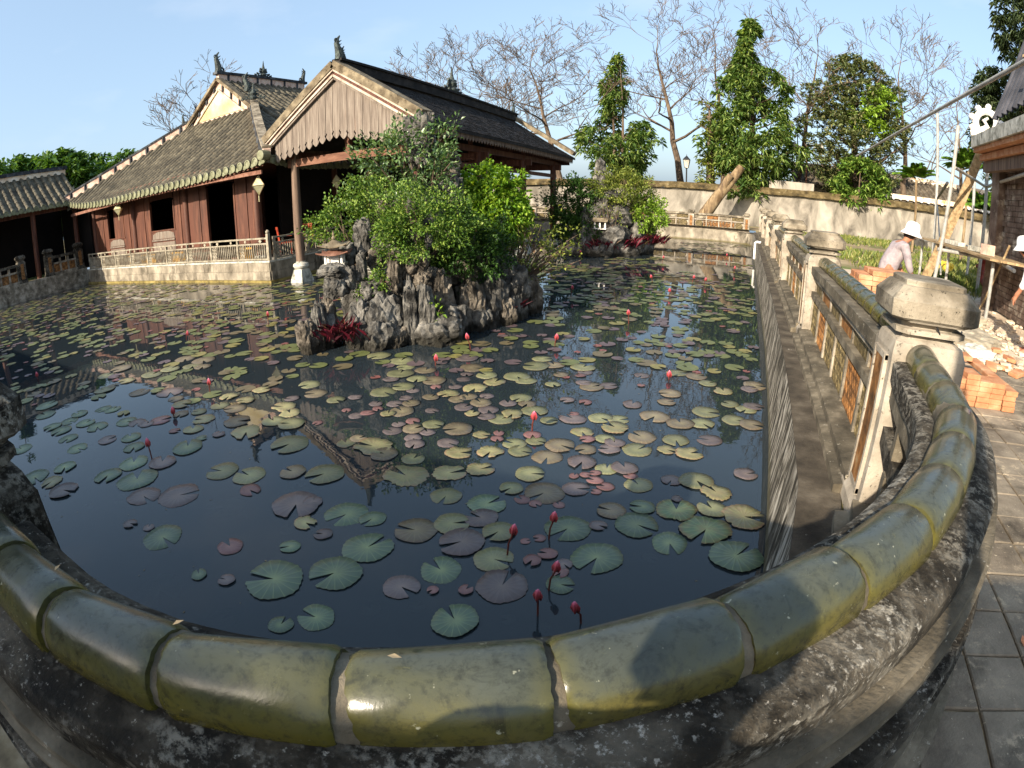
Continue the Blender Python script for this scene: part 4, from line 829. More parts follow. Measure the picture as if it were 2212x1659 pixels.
for y in lys:
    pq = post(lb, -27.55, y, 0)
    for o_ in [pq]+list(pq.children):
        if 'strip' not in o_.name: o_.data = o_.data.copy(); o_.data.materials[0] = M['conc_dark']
for i, (a, b) in enumerate(zip(lys[:-1], lys[1:])):
    if i == 3: continue     # the steps down to the water
    MB().bb(-27.7, -27.4, a+.2, b-.2, .78, .9).build('coping', M['conc_dark'], lb); MB().bb(-27.65, -27.45, a+.2, b-.2, .5, .58).build('middle_rail', M['conc'], lb); MB().bb(-27.75, -27.35, a+.2, b-.2, 0, .12).build('base_rail', M['conc'], lb)
    for k in range(3): q0 = a+.2+(b-a-.4)*k/3; q1 = a+.2+(b-a-.4)*(k+1)/3; MB().bb(-27.57, -27.53, q0+.05, q1-.05, .12, .5).build('ceramic_panel', M['orange_cer'], lb); MB().bb(-27.6, -27.5, q1-.05, q1+.05, .12, .78).build('mullion', M['conc'], lb)
lwall = MB().bb(-27.9, -27.3, .6, 11.9, -1.3, 0); st(lwall.build('left_bank_wall', M['conc'])); 

# ================================================================== PERIMETER WALL AND THE ROOFS BEHIND IT
pwl = thing('perimeter_wall', 'long stained plaster perimeter wall with mossy coping behind the far balustrade', 'wall', (0, 0, 0))
WX0, WX1, WYF = -46, 26, 36.2
def wtop(x): return 2.48 + (.22*max(0, (x-1)/14) if x > 1 else 0)
n = 24
for k in range(n):
    x0, x1 = WX0+(WX1-WX0)*k/n, WX0+(WX1-WX0)*(k+1)/n; t0, t1 = wtop(x0), wtop(x1)
    def seg(y0, y1, a, b, mb):  # slab following the top line, a and b are offsets below it
        mb.add([(x0, y0, t0+a), (x1, y0, t1+a), (x1, y1, t1+a), (x0, y1, t0+a), (x0, y0, t0+b), (x1, y0, t1+b), (x1, y1, t1+b), (x0, y1, t0+b)], [(0, 3, 2, 1), (4, 5, 6, 7), (0, 1, 5, 4), (1, 2, 6, 5), (2, 3, 7, 6), (3, 0, 4, 7)])
    w_ = MB(); w_.add([(x0, WYF, -.3), (x1, WYF, -.3), (x1, WYF+.4, -.3), (x0, WYF+.4, -.3), (x0, WYF, t0-.50), (x1, WYF, t1-.50), (x1, WYF+.4, t1-.50), (x0, WYF+.4, t0-.50)], [(0, 3, 2, 1), (4, 5, 6, 7), (0, 1, 5, 4), (1, 2, 6, 5), (2, 3, 7, 6), (3, 0, 4, 7)]); w_.build('wall_bay', M['wall'], pwl)
    w_ = MB(); seg(WYF-.06, WYF+.46, -.50, -.45, w_); seg(WYF-.11, WYF+.51, -.448, -.41, w_); w_.build('string_course', M['wall'], pwl)
    w_ = MB(); w_.add([(x0, WYF-.26, t0-.408), (x1, WYF-.26, t1-.408), (x1, WYF+.66, t1-.408), (x0, WYF+.66, t0-.408), (x0, WYF-.24, t0-.33), (x1, WYF-.24, t1-.33), (x1, WYF+.64, t1-.33), (x0, WYF+.64, t0-.33), (x0, WYF+.05, t0), (x1, WYF+.05, t1), (x1, WYF+.35, t1), (x0, WYF+.35, t0)],
               [(0, 3, 2, 1), (0, 1, 5, 4), (3, 7, 6, 2), (4, 5, 9, 8), (7, 11, 10, 6), (8, 9, 10, 11)]); rough_up(w_.build('coping', M['coping'], pwl), .035, 1.7, 6)
blk = MB().bb(1.6, 4.5, 36.9, 37.3, 2.3, 3.02); tag(blk.build('low_wall', M['wall']), 'pale block of wall rising behind the mossy coping beside the tall green tree', 'wall')
h2 = thing('low_house', 'low far house with tiled roof and cream banded ridge behind the perimeter wall', 'house', (0, 0, 0))
MB().bb(4.5, 24, 43, 49, 0, 3.4).build('wall', M['wall'], h2)
for k in range(5): MB().bb(6+3.6*k, 7.1+3.6*k, 42.93, 42.99, .6, 2.6).build('window', M['black'], h2)
h2r = slab(lambda x, s: Vector((x, 42.2+3.6*s, 3.2+1.45*s)), list(np.linspace(3.6, 25, 40)), 3, h2, 'roof', M['tile_far'])
slope_rows(lambda x, s: Vector((x, 42.2+3.6*s, 3.2+1.45*s)), list(np.linspace(3.8, 24.8, 52)), .1, .9, h2, M['tile_far'], False)
MB().bb(3.5, 25, 45.7, 46.0, 4.6, 4.98).build('ridge', M['cream'], h2)
h3 = thing('garden_wall', 'second white-topped tiled wall stepping away behind the areca palm', 'wall', (0, 0, 0))
MB().beam((9.5, 38.6, 1.2), (24, 36.9, 1.2), .4, 3.2).build('wall', M['tile_far'], h3); MB().beam((9.4, 38.6, 2.95), (24, 36.9, 3.3), .7, .3).build('coping', M['cream'], h3)
for k in range(30):
    t = (k+.5)/30; MB().lathe([(.09, -.2), (.09, .2)], (9.4+14.6*t, 38.2-1.7*t, 2.82+.33*t), 8, Matrix.Rotation(PI/2, 3, 'X')).build('coping_tile', M['white'], h3)

# ================================================================== ROCK ISLANDS
ICO = {}
def ico(n):
    if n not in ICO:
        bm = bmesh.new(); bmesh.ops.create_icosphere(bm, subdivisions=n, radius=1); ICO[n] = ([v.co.copy() for v in bm.verts], [tuple(v.index for v in f.verts) for f in bm.faces]); bm.free()
    return ICO[n]
def rock(parent, c, sz, seed, mat, n=4, name='rock'):
    vs_, fs_ = ico(n); off = Vector((seed*7.13, seed*3.7, seed*1.9)); V = []; rz = Matrix.Rotation(seed*1.7, 3, 'Z'); S3 = Vector(sz)
    asp = max(.6, min(2.5, sz[2]/max(.05, sz[0])))
    for v in vs_:
        q = Vector((v.x, v.y, v.z)); m_ = max(abs(q.x), abs(q.y), abs(q.z)); q = q.lerp(q/m_*.82, .45)
        p = Vector((v.x*1.5, v.y*1.5, v.z*1.5*asp*.5))+off
        vd = noise.voronoi(p*1.25)[0]; vd2 = noise.voronoi(p*3.1)[0]; d = .26*noise.noise(p)+.42*min(.42, vd[1]-vd[0])+.15*min(.4, vd2[1]-vd2[0])-.13+.08*(1-2*abs(noise.noise(p*5.3)))+.04*noise.noise(p*13)
        q = q*(1+d-.08); V.append(rz @ Vector((q.x*S3.x, q.y*S3.y, q.z*S3.z)) + Vector(c))
    me = bpy.data.meshes.new(name); me.from_pydata([tuple(v) for v in V], [], fs_); return link(name, me, parent, mat=mat)
ROCKS1 = "-5.27,7.42,0.34,0.13,0.38 -6.15,7.76,0.99,0.16,0.44 -5.82,7.25,0.43,0.09,0.28 -5.1,7.78,0.39,0.24,0.28 -4.9,7.25,-0.03,0.11,0.24 -4.72,7.43,-0.11,0.15,0.26 -4.69,7.92,-0.01,0.2,0.35 -5.31,7.14,-0.21,0.3,0.21 -5.27,6.86,-0.49,0.24,0.16 -5.08,7.06,-0.57,0.17,0.1 -4.55,7.53,-0.5,0.39,0.13 -6.14,6.44,0.03,0.11,0.29 -6.24,6.28,-0.35,0.17,0.1 -6.18,6.95,0.4,0.25,0.13 -6.11,6.88,0.14,0.19,0.19 -5.76,7.56,0.51,0.14,0.19 -5.63,6.89,-0.23,0.21,0.19 -5.62,6.78,-0.39,0.18,0.14 -4.48,8.49,-0.26,0.28,0.33 -4.27,8.93,-0.25,0.3,0.36 -4.09,9.45,-0.19,0.32,0.43 -3.97,10.04,-0.33,0.23,0.34 -4.51,7.91,-0.42,0.24,0.2 -4.35,8.56,-0.55,0.3,0.18 -4.08,9.02,-0.49,0.23,0.21 -6,9.46,2.63,0.29,0.61 -5.82,9.57,3.03,0.1,0.19 -5.57,9.83,2.14,0.25,0.38 -5.38,9.59,1.55,0.37,0.43 -5.76,9.02,1.35,0.45,0.53 -6.23,8.58,1.23,0.36,0.42 -6.88,8.32,1.44,0.16,0.13 -5.35,8.68,0.66,0.61,0.35 -4.85,9.43,0.48,0.58,0.42 -4.48,9.61,0.11,0.42,0.36 -5.85,8.11,0.72,0.39,0.33 -4.77,8.68,0.17,0.39,0.31 -6.37,7.58,0.61,0.16,0.23 -6.02,7.09,0.25,0.17,0.22 -6.22,6.78,-0.18,0.14,0.18 -6.24,6.63,-0.35,0.24,0.14 -5.21,7.7,0.1,0.18,0.24 -4.95,7.75,0.15,0.16,0.19 -4.88,7.92,0.13,0.15,0.24 -5.67,7.25,0.02,0.2,0.18"
ROCKS2 = "-5.56,21.6,2.56,0.21,0.37 -5.44,21.52,1.91,0.32,0.6 -5.95,20.56,-0.03,0.58,0.58 -4.88,20.84,-0.14,0.67,0.53 -4.22,21.59,-0.02,0.5,0.6 -3.87,22.27,-0.32,0.38,0.47 -5.64,21.06,0.4,0.68,0.59 -4.81,21.47,0.6,0.69,0.6 -6.05,20.11,-0.4,0.44,0.26 -5.21,20.34,-0.51,0.52,0.2 -4.46,21.03,-0.53,0.49,0.2 -5.21,21.37,1.14,0.55,0.6"
isl = thing('rock_island', 'craggy grey rock island with shrubs rising from the pond before the pavilion', 'rock island', (0, 0, 0))
for i, s in enumerate(ROCKS1.split()):
    x, y, z, a, h = map(float, s.split(','))
    if z-h < -.25: top = z+h; h = (top+1.0)/2; z = top-h
    big = 27 <= i <= 36
    if i in (1, 11): z -= .25*h; h *= .75
    rock(isl, (x, y, z), (a*1.1, a*(1.1 if not big else .7), h*(1.05 if not big else .85)), i+1, M['rock_warm'] if i % 3 == 0 else M['rock'])
for i, (x, y, z, a, h) in enumerate(((-5.5, 8.6, -.5, .8, .7), (-4.9, 9.6, -.5, .7, .6), (-5.9, 9.2, .3, .5, 1.0), (-6.3, 7.9, -.5, .5, .6))): rock(isl, (x, y, z), (a, a, h), 60+i, M['rock'])
isl2 = thing('rock_island', 'dark overgrown rock island with red-leaved plants near the far bank', 'rock island', (0, 0, 0))
for i, s in enumerate(ROCKS2.split()):
    x, y, z, a, h = map(float, s.split(','))
    if z-h < -.25: top = z+h; h = (top+1.0)/2; z = top-h
    rock(isl2, (x, y, z), (a*1.15, a*1.2, h*1.1), 80+i, M['rock'], 3)
for i, (x, y, z, a, h) in enumerate(((-5.6, 21.4, -.1, 1.2, .9), (-4.4, 22.2, -.2, 1.0, .8))): rock(isl2, (x, y, z), (a, a, h), 95+i, M['rock'], 3)

# ================================================================== FOLIAGE
def leaf_geo(C_, D_, U_, ln, wd, fold=.25, droop=.2):
    """diamond leaves: C_ base points, D_ directions, U_ blade normals, ln and wd sizes"""
    D_ = D_/np.linalg.norm(D_, axis=1)[:, None]; Sd = np.cross(D_, U_); Sd /= np.maximum(np.linalg.norm(Sd, axis=1)[:, None], 1e-6); Un = np.cross(Sd, D_)
    ln = ln[:, None]; wd = wd[:, None]
    b = C_; t = C_+D_*ln-np.array([0, 0, 1])*ln*droop; m_ = C_+D_*ln*.45
    l_ = m_+Sd*wd*.5+Un*wd*fold; r_ = m_-Sd*wd*.5+Un*wd*fold
    V = np.stack([b, l_, t, r_], 1).reshape(-1, 3); n = len(C_); i0 = np.arange(n)*4
    F = np.stack([np.stack([i0, i0+2, i0+1], 1), np.stack([i0, i0+3, i0+2], 1)], 1).reshape(-1, 3)
    return V, F
def unit(n): v = RNG.normal(size=(n, 3)); return v/np.linalg.norm(v, axis=1)[:, None]
def leaves(name, C_, D_, lsize, wsize, mat, parent, fold=.25, droop=.2, jit=.3):
    n = len(C_); U_ = unit(n)*.7+np.array([0, 0, 1.0]); l_ = lsize*RNG.uniform(1-jit, 1+jit, n); w_ = wsize*RNG.uniform(1-jit, 1+jit, n)
    V, F = leaf_geo(C_, D_, U_, l_, w_, fold, droop); return link(name, np_mesh(name, V, F), parent, mat=mat)
def lumpy(n, c, r, seed, shell=.55, lump=.35, freq=1.4, squash_low=.0):
    """points in a lumpy ellipsoid, thicker towards the skin, with gaps"""
    out = []; off = Vector((seed*3.1, seed*1.3, seed*.7)); c = np.array(c); r = np.array(r)
    while len(out) < n:
        U = unit(400); rad = RNG.uniform(shell**3, 1, 400)**(1/3)
        for u, q in zip(U, rad):
            f = noise.noise(Vector(u)*freq+off); g = noise.noise(Vector(u*q)*3.2+off*2)
            if g < -.12+.1*q: continue
            if squash_low and u[2] < -squash_low: continue
            out.append(c+u*q*r*(1+lump*f*1.6)); 
            if len(out) >= n: break
    return np.array(out)
def shrub(name, label, cat, c, r, n, ls, ws, mat, seed, base=None, stems=7, group=None, wood='bark', outw=.8, lump=.5, droop=.15, freq=2.0):
    base = base or (c[0], c[1], c[2]-r[2]); o = thing(name, label, cat, base, group); bl = np.array(base)
    P = lumpy(n, np.array(c)-bl, r, seed, lump=lump, freq=freq); d = (P-(np.array(c)-bl))/np.array(r); D_ = d*outw+unit(n)*.8+np.array([0, 0, .35])
    leaves('foliage', P, D_, ls, ws, M[mat], o, droop=droop)
    mb = MB(); rs = random.Random(seed)
    for k in range(stems):
        e = P[rs.randrange(n)]; m1 = Vector(e)*.5+Vector((rs.uniform(-.15, .15)*r[0], rs.uniform(-.15, .15)*r[1], .1*r[2])); th = .012+.012*max(r)
        mb.tube([(rs.uniform(-.1, .1)*r[0], rs.uniform(-.1, .1)*r[1], -.05), m1, e], [th, th*.7, th*.25], 5)
    mb.build('stems', M[wood], o, True); return o
shrub('shrub', 'dense fine-leaved dark green shrub spreading over the front of the rock island', 'shrub', (-5.15, 8.15, 1.0), (.95, .88, .64), 12000, .058, .034, 'lf_shrub', 1, stems=14)
shrub('shrub', 'right flank of shaded dark shrub on the rock island above the black rocks', 'shrub', (-4.5, 8.75, .60), (.62, .75, .62), 6000, .06, .036, 'lf_dark', 2, stems=8)  # darker leaves colour in the shaded side of the shrub
shrub('shrub', 'airy small-leaved shrub leaning over the little pagoda', 'shrub', (-6.85, 8.0, 1.12), (.70, .62, .48), 2600, .065, .036, 'lf_shrub', 3, stems=12, base=(-6.6, 8.2, .3))
shrub('shrub', 'small bushy shrub in front of the pavilion shade above the leaning rock', 'shrub', (-6.6, 8.5, 1.6), (.58, .5, .40), 1700, .065, .038, 'lf_shrub', 4, stems=6, base=(-6.3, 8.7, .8))
shrub('shrub', 'tall glossy-leaved shrub climbing the rock spire of the island', 'shrub', (-6.1, 9.0, 2.12), (1.08, .85, .85), 2500, .11, .048, 'lf_gloss', 5, stems=18, outw=.6, base=(-6.0, 9.3, .9))
shrub('shrub', 'sprig of glossy leaves growing out beside the rock spire top', 'shrub', (-5.55, 9.6, 2.75), (.32, .3, .42), 160, .10, .045, 'lf_gloss', 6, stems=8, base=(-5.8, 9.5, 2.2))
shrub('shrub', 'bright yellow-green shrub glowing on the right of the rock island', 'shrub', (-4.95, 10.4, 1.62), (.66, .6, .5), 3400, .13, .055, 'lf_bright', 7, stems=8, droop=.35, base=(-5.1, 10.3, .4))
shrub('shrub', 'lower drooping clump of the bright yellow-green shrub', 'shrub', (-4.6, 10.2, 1.05), (.60, .6, .50), 3000, .12, .05, 'lf_bright', 8, stems=6, droop=.4, base=(-4.8, 10.3, .1))
shrub('shrub', 'sparse twiggy bush with few leaves hanging over the water', 'shrub', (-4.05, 10.2, .42), (.95, .7, .70), 1100, .08, .04, 'lf_olive', 9, stems=60, base=(-4.3, 10.0, -.4), outw=.5)
shrub('fern', 'small light green plant in a cleft of the rock island front', 'plant', (-5.5, 7.3, .2), (.2, .18, .2), 380, .06, .034, 'lf_shrub', 10, stems=5)
shrub('fern', 'small sprouting plant on the pale rock at the waterline', 'plant', (-4.6, 7.5, -.32), (.13, .12, .2), 90, .08, .04, 'lf_lime', 11, stems=5)
shrub('fern', 'tiny fern tuft low on the brown rock below the pillar', 'plant', (-5.75, 7.15, .02), (.15, .12, .12), 180, .05, .03, 'lf_shrub', 12, stems=4)
shrub('shrub', 'dark shaded shrub on the left flank of the far rock island', 'shrub', (-6.35, 20.9, 1.1), (1.05, 1.0, 1.0), 5000, .12, .06, 'lf_dark', 13, stems=10, base=(-6.1, 21, -.2))
shrub('shrub', 'dark low shrub over the water edge of the far rock island', 'shrub', (-6.3, 20.4, .1), (.9, .7, .7), 3200, .13, .06, 'lf_dark', 14, stems=8, base=(-6.2, 20.6, -.7))
shrub('shrub', 'feathery light green bush on the top of the far rock island', 'shrub', (-4.7, 21.4, 1.65), (1.15, .95, .95), 7500, .11, .045, 'lf_olive', 15, stems=26, base=(-4.9, 21.3, .2))
shrub('shrub', 'yellow-green bush on the right shoulder of the far rock island', 'shrub', (-3.75, 21.9, .8), (.75, .8, .8), 3600, .13, .06, 'lf_lime', 16, stems=16, base=(-4.0, 21.9, -.2))
shrub('shrub', 'tangle of bare twigs on the front of the far rock island', 'shrub', (-5.0, 20.5, .55), (.8, .4, .8), 300, .09, .045, 'lf_olive', 17, stems=70, base=(-5.0, 20.6, -.6), outw=.4)
def cordyline(c, n, ln, label, seed):
    o = thing('cordyline', label, 'plant', c, 'red-leaved plants on the rock islands'); C_ = RNG.normal(size=(n, 3))*np.array([.16, .12, .02])*ln/.4; C_[:, 2] = abs(C_[:, 2])
    D_ = unit(n)*.7+np.array([0, 0, .95]); D_[:, 2] = abs(D_[:, 2]); leaves('foliage', C_, D_, ln, .026*ln/.4, M['lf_red'], o, .3, .25, .35)
cordyline((-5.80, 6.52, -.62), 150, .42, 'clump of dark red strap leaves at the front left foot of the rock island', 1)
cordyline((-4.25, 9.3, -.72), 70, .45, 'dark red strap-leaved clump in shade at the right foot of the rock island', 2)
for i, (x, y, z) in enumerate(((-5.6, 20.2, -.6), (-5.0, 20.3, -.6), (-4.3, 20.9, -.5), (-3.9, 21.6, -.4), (-3.5, 22.2, -.45))): cordyline((x, y, z), 70, .62, 'dark red strap-leaved clump along the foot of the far rock island', 3+i)

# ---- little ceramic pagoda on its rock slab
pg = thing('model_pagoda', 'small ceramic model pagoda with two curved roofs on a rock slab', 'ornament', (-6.28, 7.12, .47), rz=.5); pg.scale = (1.05, 1.05, 1.05)
MB().box((0, 0, .02), (.36, .30, .04)).build('base', M['stone_pale'], pg); MB().box((0, 0, .11), (.15, .13, .15)).build('core', M['white'], pg)
for sx in (-.13, .13):
    for sy in (-.10, .10): MB().box((sx, sy, .11), (.035, .035, .15)).build('column', M['white'], pg)
def pag_roof(z, w, d, h, name, mat):
    V = []; F = []; N = 8
    for i in range(N+1):
        for j in range(N+1):
            u, v = i/N*2-1, j/N*2-1; e = max(abs(u), abs(v)); cu = (abs(u)*abs(v))**2; V.append((u*w/2*(1+.12*cu), v*d/2*(1+.12*cu), z+h*(1-e)**1.3+.05*cu))
    n0 = len(V); V += [(x, y, zz-.018) for x, y, zz in V]
    for i in range(N):
        for j in range(N): a = i*(N+1)+j; F += [(a, a+N+1, a+N+2, a+1), (n0+a, n0+a+1, n0+a+N+2, n0+a+N+1)]
    for i in range(N):
        for a, b in ((i, i+1), (N*(N+1)+i, N*(N+1)+i+1), (i*(N+1), (i+1)*(N+1)), (i*(N+1)+N, (i+1)*(N+1)+N)): F.append((a, b, n0+b, n0+a))
    MB().add(V, F).build(name, mat, pg, True, 50)
pag_roof(.19, .46, .40, .10, 'lower_roof', M['tile_red']); MB().box((0, 0, .28), (.14, .12, .08)).build('upper_storey', M['stone_pale'], pg); pag_roof(.31, .42, .34, .12, 'upper_roof', M['barge_grey']); MB().lathe([(.03, 0), (.035, .03), (.012, .05), (.02, .08), (.004, .14)], (0, 0, .42), 8).build('finial', M['barge_grey'], pg)
mp2 = thing('model_house', 'tiny white model house half hidden in the far rock island', 'ornament', (-5.2, 20.35, .2)); MB().box((0, 0, .02), (.5, .4, .04)).build('base', M['white'], mp2)
for sx in (-.2, 0, .2): MB().box((sx, -.12, .16), (.05, .05, .25)).build('column', M['white'], mp2)
MB().add([(-.3, -.25, .28), (.3, -.25, .28), (.3, .25, .28), (-.3, .25, .28), (-.3, 0, .42), (.3, 0, .42)], [(0, 1, 5, 4), (2, 3, 4, 5), (0, 4, 3), (1, 2, 5), (0, 3, 2, 1)]).build('roof', M['barge_grey'], mp2)

# ================================================================== LILY PADS AND BUDS
PADS = "-1,3.29,0.172,g -0.53,3.51,0.168,g -0.27,3.81,0.164,h -0.01,3.6,0.195,h 0.27,3.86,0.176,y 0.24,3.32,0.192,g -0.25,3.35,0.14,g -0.7,3.02,0.181,g -0.76,3.64,0.119,b -0.54,3.77,0.106,g 0.01,3.91,0.129,o 0.02,4.18,0.141,y -0.17,4.33,0.151,o -0.64,4.11,0.13,o -1.12,3.87,0.118,p -1.34,3.71,0.162,b -1.57,3.97,0.132,o -1.62,3.68,0.099,o -1.21,4.34,0.141,p -0.82,4.36,0.124,p -1.54,4.33,0.143,b -1.93,4.48,0.121,o -1.82,4.35,0.118,o -1.76,4.61,0.106,o -1.51,4.6,0.149,b -1.25,4.6,0.104,b -1.04,4.68,0.107,p -0.79,4.77,0.149,o -0.8,5.07,0.15,b -0.46,5.11,0.14,o -0.52,4.86,0.096,y -0.29,4.85,0.134,y -1.14,4.89,0.098,o -1.11,5.19,0.147,y -1.4,4.98,0.121,y -1.59,5.27,0.155,p -1.32,5.39,0.132,o -1.81,5.13,0.101,o -0.47,5.54,0.15,b 0.3,5.77,0.147,b -1.3,4.82,0.078,r -1.17,3.58,0.05,r -0.95,3.88,0.046,r -0.9,3.99,0.078,r -1.2,4.07,0.049,r -1.11,4.12,0.052,r -1.04,4.18,0.052,r -1.01,4.05,0.074,r -1.47,3.55,0.069,r -1.35,3.53,0.052,r -0.74,4.24,0.064,r -0.29,3.98,0.049,p -0.8,3.4,0.069,p -1.03,2.94,0.069,r -1.1,2.83,0.063,r -1.23,3.03,0.038,r -1.15,3.1,0.045,r -0.88,2.78,0.06,r -0.89,2.87,0.058,p -0.72,2.62,0.051,s -0.36,3.2,0.066,s -0.96,2.6,0.043,s -2.55,3.52,0.21,y -2.23,3.71,0.153,y -2.01,3.88,0.128,y -2.33,4.1,0.136,y -2.07,4.23,0.128,y -3.17,3.88,0.202,y -2.6,4.57,0.156,b -2.67,3.82,0.113,o -2.06,3.36,0.127,o -1.7,3.38,0.151,g -2.02,2.83,0.165,b -1.82,3.02,0.138,o -1.64,2.84,0.169,p -1.45,3.06,0.128,o -2.64,2.78,0.171,g -2.41,2.82,0.107,g -2.22,2.49,0.18,g -1.65,3.18,0.128,p -2.62,2.47,0.073,p -3.24,3.22,0.188,o -3.01,2.79,0.09,p -3.21,4.27,0.103,p -2.92,4.21,0.092,p -2.85,4.38,0.085,p -3.15,4.57,0.082,r -3.24,4.43,0.073,p -2.82,4.09,0.104,p -3.03,4.39,0.118,b -2.54,4.25,0.111,p -3.43,3.97,0.09,b -2.32,4.54,0.091,y -2.17,4.64,0.061,r -2.13,4.51,0.067,r -1.84,4.72,0.091,r -2.46,4.97,0.098,p -2.54,5.17,0.118,p -2.83,5.13,0.111,p -2.71,5.33,0.135,b -2.41,5.42,0.104,p -2.05,5.32,0.15,o -2.2,5.48,0.108,b -2.65,4.99,0.083,y -3.02,5.33,0.107,b -2.74,5.55,0.09,p -2.99,5.73,0.158,y -3.2,5.45,0.137,y -3.34,5.26,0.099,b -2.68,6.32,0.177,o -2.61,6.82,0.187,o -2.65,7.19,0.152,o -3.4,6.45,0.176,b -2.86,6.02,0.144,y -3.07,6.23,0.144,o -3.86,5.45,0.149,o -3.85,5.77,0.139,o -4.19,5.87,0.185,o -4.29,6.16,0.139,o -3.95,6.13,0.145,b -4.52,6.37,0.188,o -5,6.48,0.185,o -3.68,6.83,0.17,p -3.45,5,0.106,b -3.52,4.63,0.093,y -3.83,4.45,0.094,p -3.76,4.57,0.086,r -4.04,4.53,0.062,r -3.72,4.71,0.07,r -3.62,4.91,0.097,p -3.83,4.82,0.089,p -3.33,6.16,0.08,p -3.28,5.99,0.098,p -3.47,5.6,0.076,r -3.24,5.69,0.085,p -4.21,4.91,0.093,p -4.01,3.55,0.21,o -4.71,3.55,0.198,y -3.11,2.69,0.21,p -4.23,2.25,0.21,p -4.55,2.04,0.168,p -4.92,2.19,0.21,g -5.33,2.05,0.159,g -5.31,2.38,0.166,g -5,2.57,0.157,p -5.04,2.95,0.183,g -3.78,1.74,0.175,g -4.22,2.79,0.166,o -3.89,2.86,0.16,o -5.55,3.56,0.147,y -5.41,3.3,0.124,o -5.06,3.71,0.168,b -4.38,3.95,0.163,o -5.44,4,0.155,b -5.72,3.97,0.129,o -6.56,3,0.154,g -6.84,2.68,0.157,g -7.17,2.65,0.141,g -7.29,2.31,0.152,g -7.6,2.29,0.14,g -7.54,2.55,0.141,g -8.28,2.44,0.17,g -7.28,1.68,0.149,g -6.2,1.47,0.184,g -5.85,1.56,0.141,y -6.06,1.83,0.137,g -5.51,1.56,0.176,p -6.44,2.18,0.141,g -6.9,2.25,0.134,g -6.26,2.54,0.126,p -6,2.75,0.133,g -5.69,2.61,0.131,g -7.65,2.77,0.132,g -8.71,2.63,0.191,g -7.5,3.76,0.177,b -6.96,3.99,0.204,p -6.6,3.85,0.119,b -5.83,3.7,0.109,o -6.01,3.53,0.11,b -5.87,4.25,0.134,y -5.52,4.25,0.129,y -4.86,4.31,0.159,y -4.63,4.18,0.135,y -3.73,2.4,0.177,s -3.67,2.67,0.104,r -2.85,2.52,0.097,y -8.32,3.98,0.155,y -8.3,3.54,0.177,o -7.44,3.08,0.125,g -7.25,3.14,0.123,g -6.11,3.27,0.149,r -5.61,3.16,0.074,r -8.12,4.37,0.181,o -8.03,4.69,0.169,o -9.17,4.33,0.21,b -9.1,3.97,0.166,o -8.31,5.2,0.191,b -7.83,5.26,0.198,b -7.73,4.96,0.18,o -7.5,5,0.151,b -2.57,1.87,0.209,g -3.29,1.34,0.19,s -2.65,1.41,0.108,s -2.07,1.73,0.121,g -2.22,1.56,0.078,g -2.74,2.22,0.078,g -5.16,1.28,0.095,s -2.24,2.14,0.182,g -1.3,2.1,0.139,g -1.62,2.5,0.139,g -1.35,2.75,0.139,o -1.18,2.51,0.173,p -1.86,2.01,0.071,s -1.04,2.29,0.051,s -1.56,2.29,0.039,r -1.37,2.38,0.049,r -1.61,2.16,0.058,s -0.81,2.31,0.041,s"
def pad_mesh(seed, teeth=.03, notch=.30, burn=0.0, n=44):
    rs = random.Random(seed); rim = []
    for i in range(n+1):
        a = notch+(2*PI-2*notch)*i/n; r = 1+(teeth if i % 2 else -teeth*.4)*rs.uniform(.5, 1.3)+.04*math.sin(2*a+seed)+.025*math.sin(5*a+seed*2)
        if burn and noise.noise(Vector((math.cos(a)*1.6, math.sin(a)*1.6, seed*3.3))) > .12: r -= burn*rs.uniform(.3, 1)
        z = .006*math.sin(3*a+seed)*r
        if burn: z += .35*burn*max(0, noise.noise(Vector((math.cos(a)*1.3, math.sin(a)*1.3, seed*5.1))))*2
        rim.append((r*math.cos(a), r*math.sin(a), z))
    V = [(0.02, 0, .0)]; F = []
    for x, y, z in rim: V += [(x*.55, y*.55, z*.4), (x, y, z+.004)]
    V += [(x*1.004, y*1.004, z-.010) for x, y, z in rim]
    for i in range(n):
        a = 1+2*i; F += [(0, a, a+2), (a, a+1, a+3, a+2)]; e = 1+2*(n+1)+i; F.append((a+1, e, e+1, a+3))
    me = bpy.data.meshes.new('lily_pad'); me.from_pydata(V, [], F); me.polygons.foreach_set('use_smooth', [True]*len(F)); return me
PV = {}
for t_ in 'gohybprs':
    kw = dict(g=(.03, .16, 0), o=(.022, .17, .02), h=(.03, .2, .14), y=(.03, .2, .18), b=(.015, .18, .03), p=(.02, .17, .06), r=(.0, .28, 0), s=(.02, .3, 0))[t_]
    PV[t_] = []
    for j in range(4):
        me = pad_mesh(ord(t_)+j*13, kw[0], kw[1]+.08*(j % 2), kw[2]); me.materials.append(PM[t_]); PV[t_].append(me)
PL = {'g': 'large green toothed lily pad', 'h': 'large green lily pad with ragged browned rim', 'o': 'olive green notched lily pad', 'y': 'yellowing lily pad with burnt rim', 'b': 'bronze brown lily pad', 'p': 'dull purple lily pad', 'r': 'small red young lily leaf', 's': 'pale sunken lily leaf'}
def zone(x, y):
    if x > -.75: return 'floating close to the streaked right-hand pond wall'
    if y < 3.7 and x > -4.2: return 'in the shaded water below the curved balustrade'
    if x < -4.2 and y < 4.8: return 'floating in the sky reflection towards the left post'
    if y < 5.2: return 'floating around the reflection of the gable'
    if y < 7.0: return 'in the sunlit middle of the pond'
    return 'floating in the crowded water near the rock island'
allp = [(float(a), float(b), float(c), d) for a, b, c, d in (q.split(',') for q in PADS.split())]
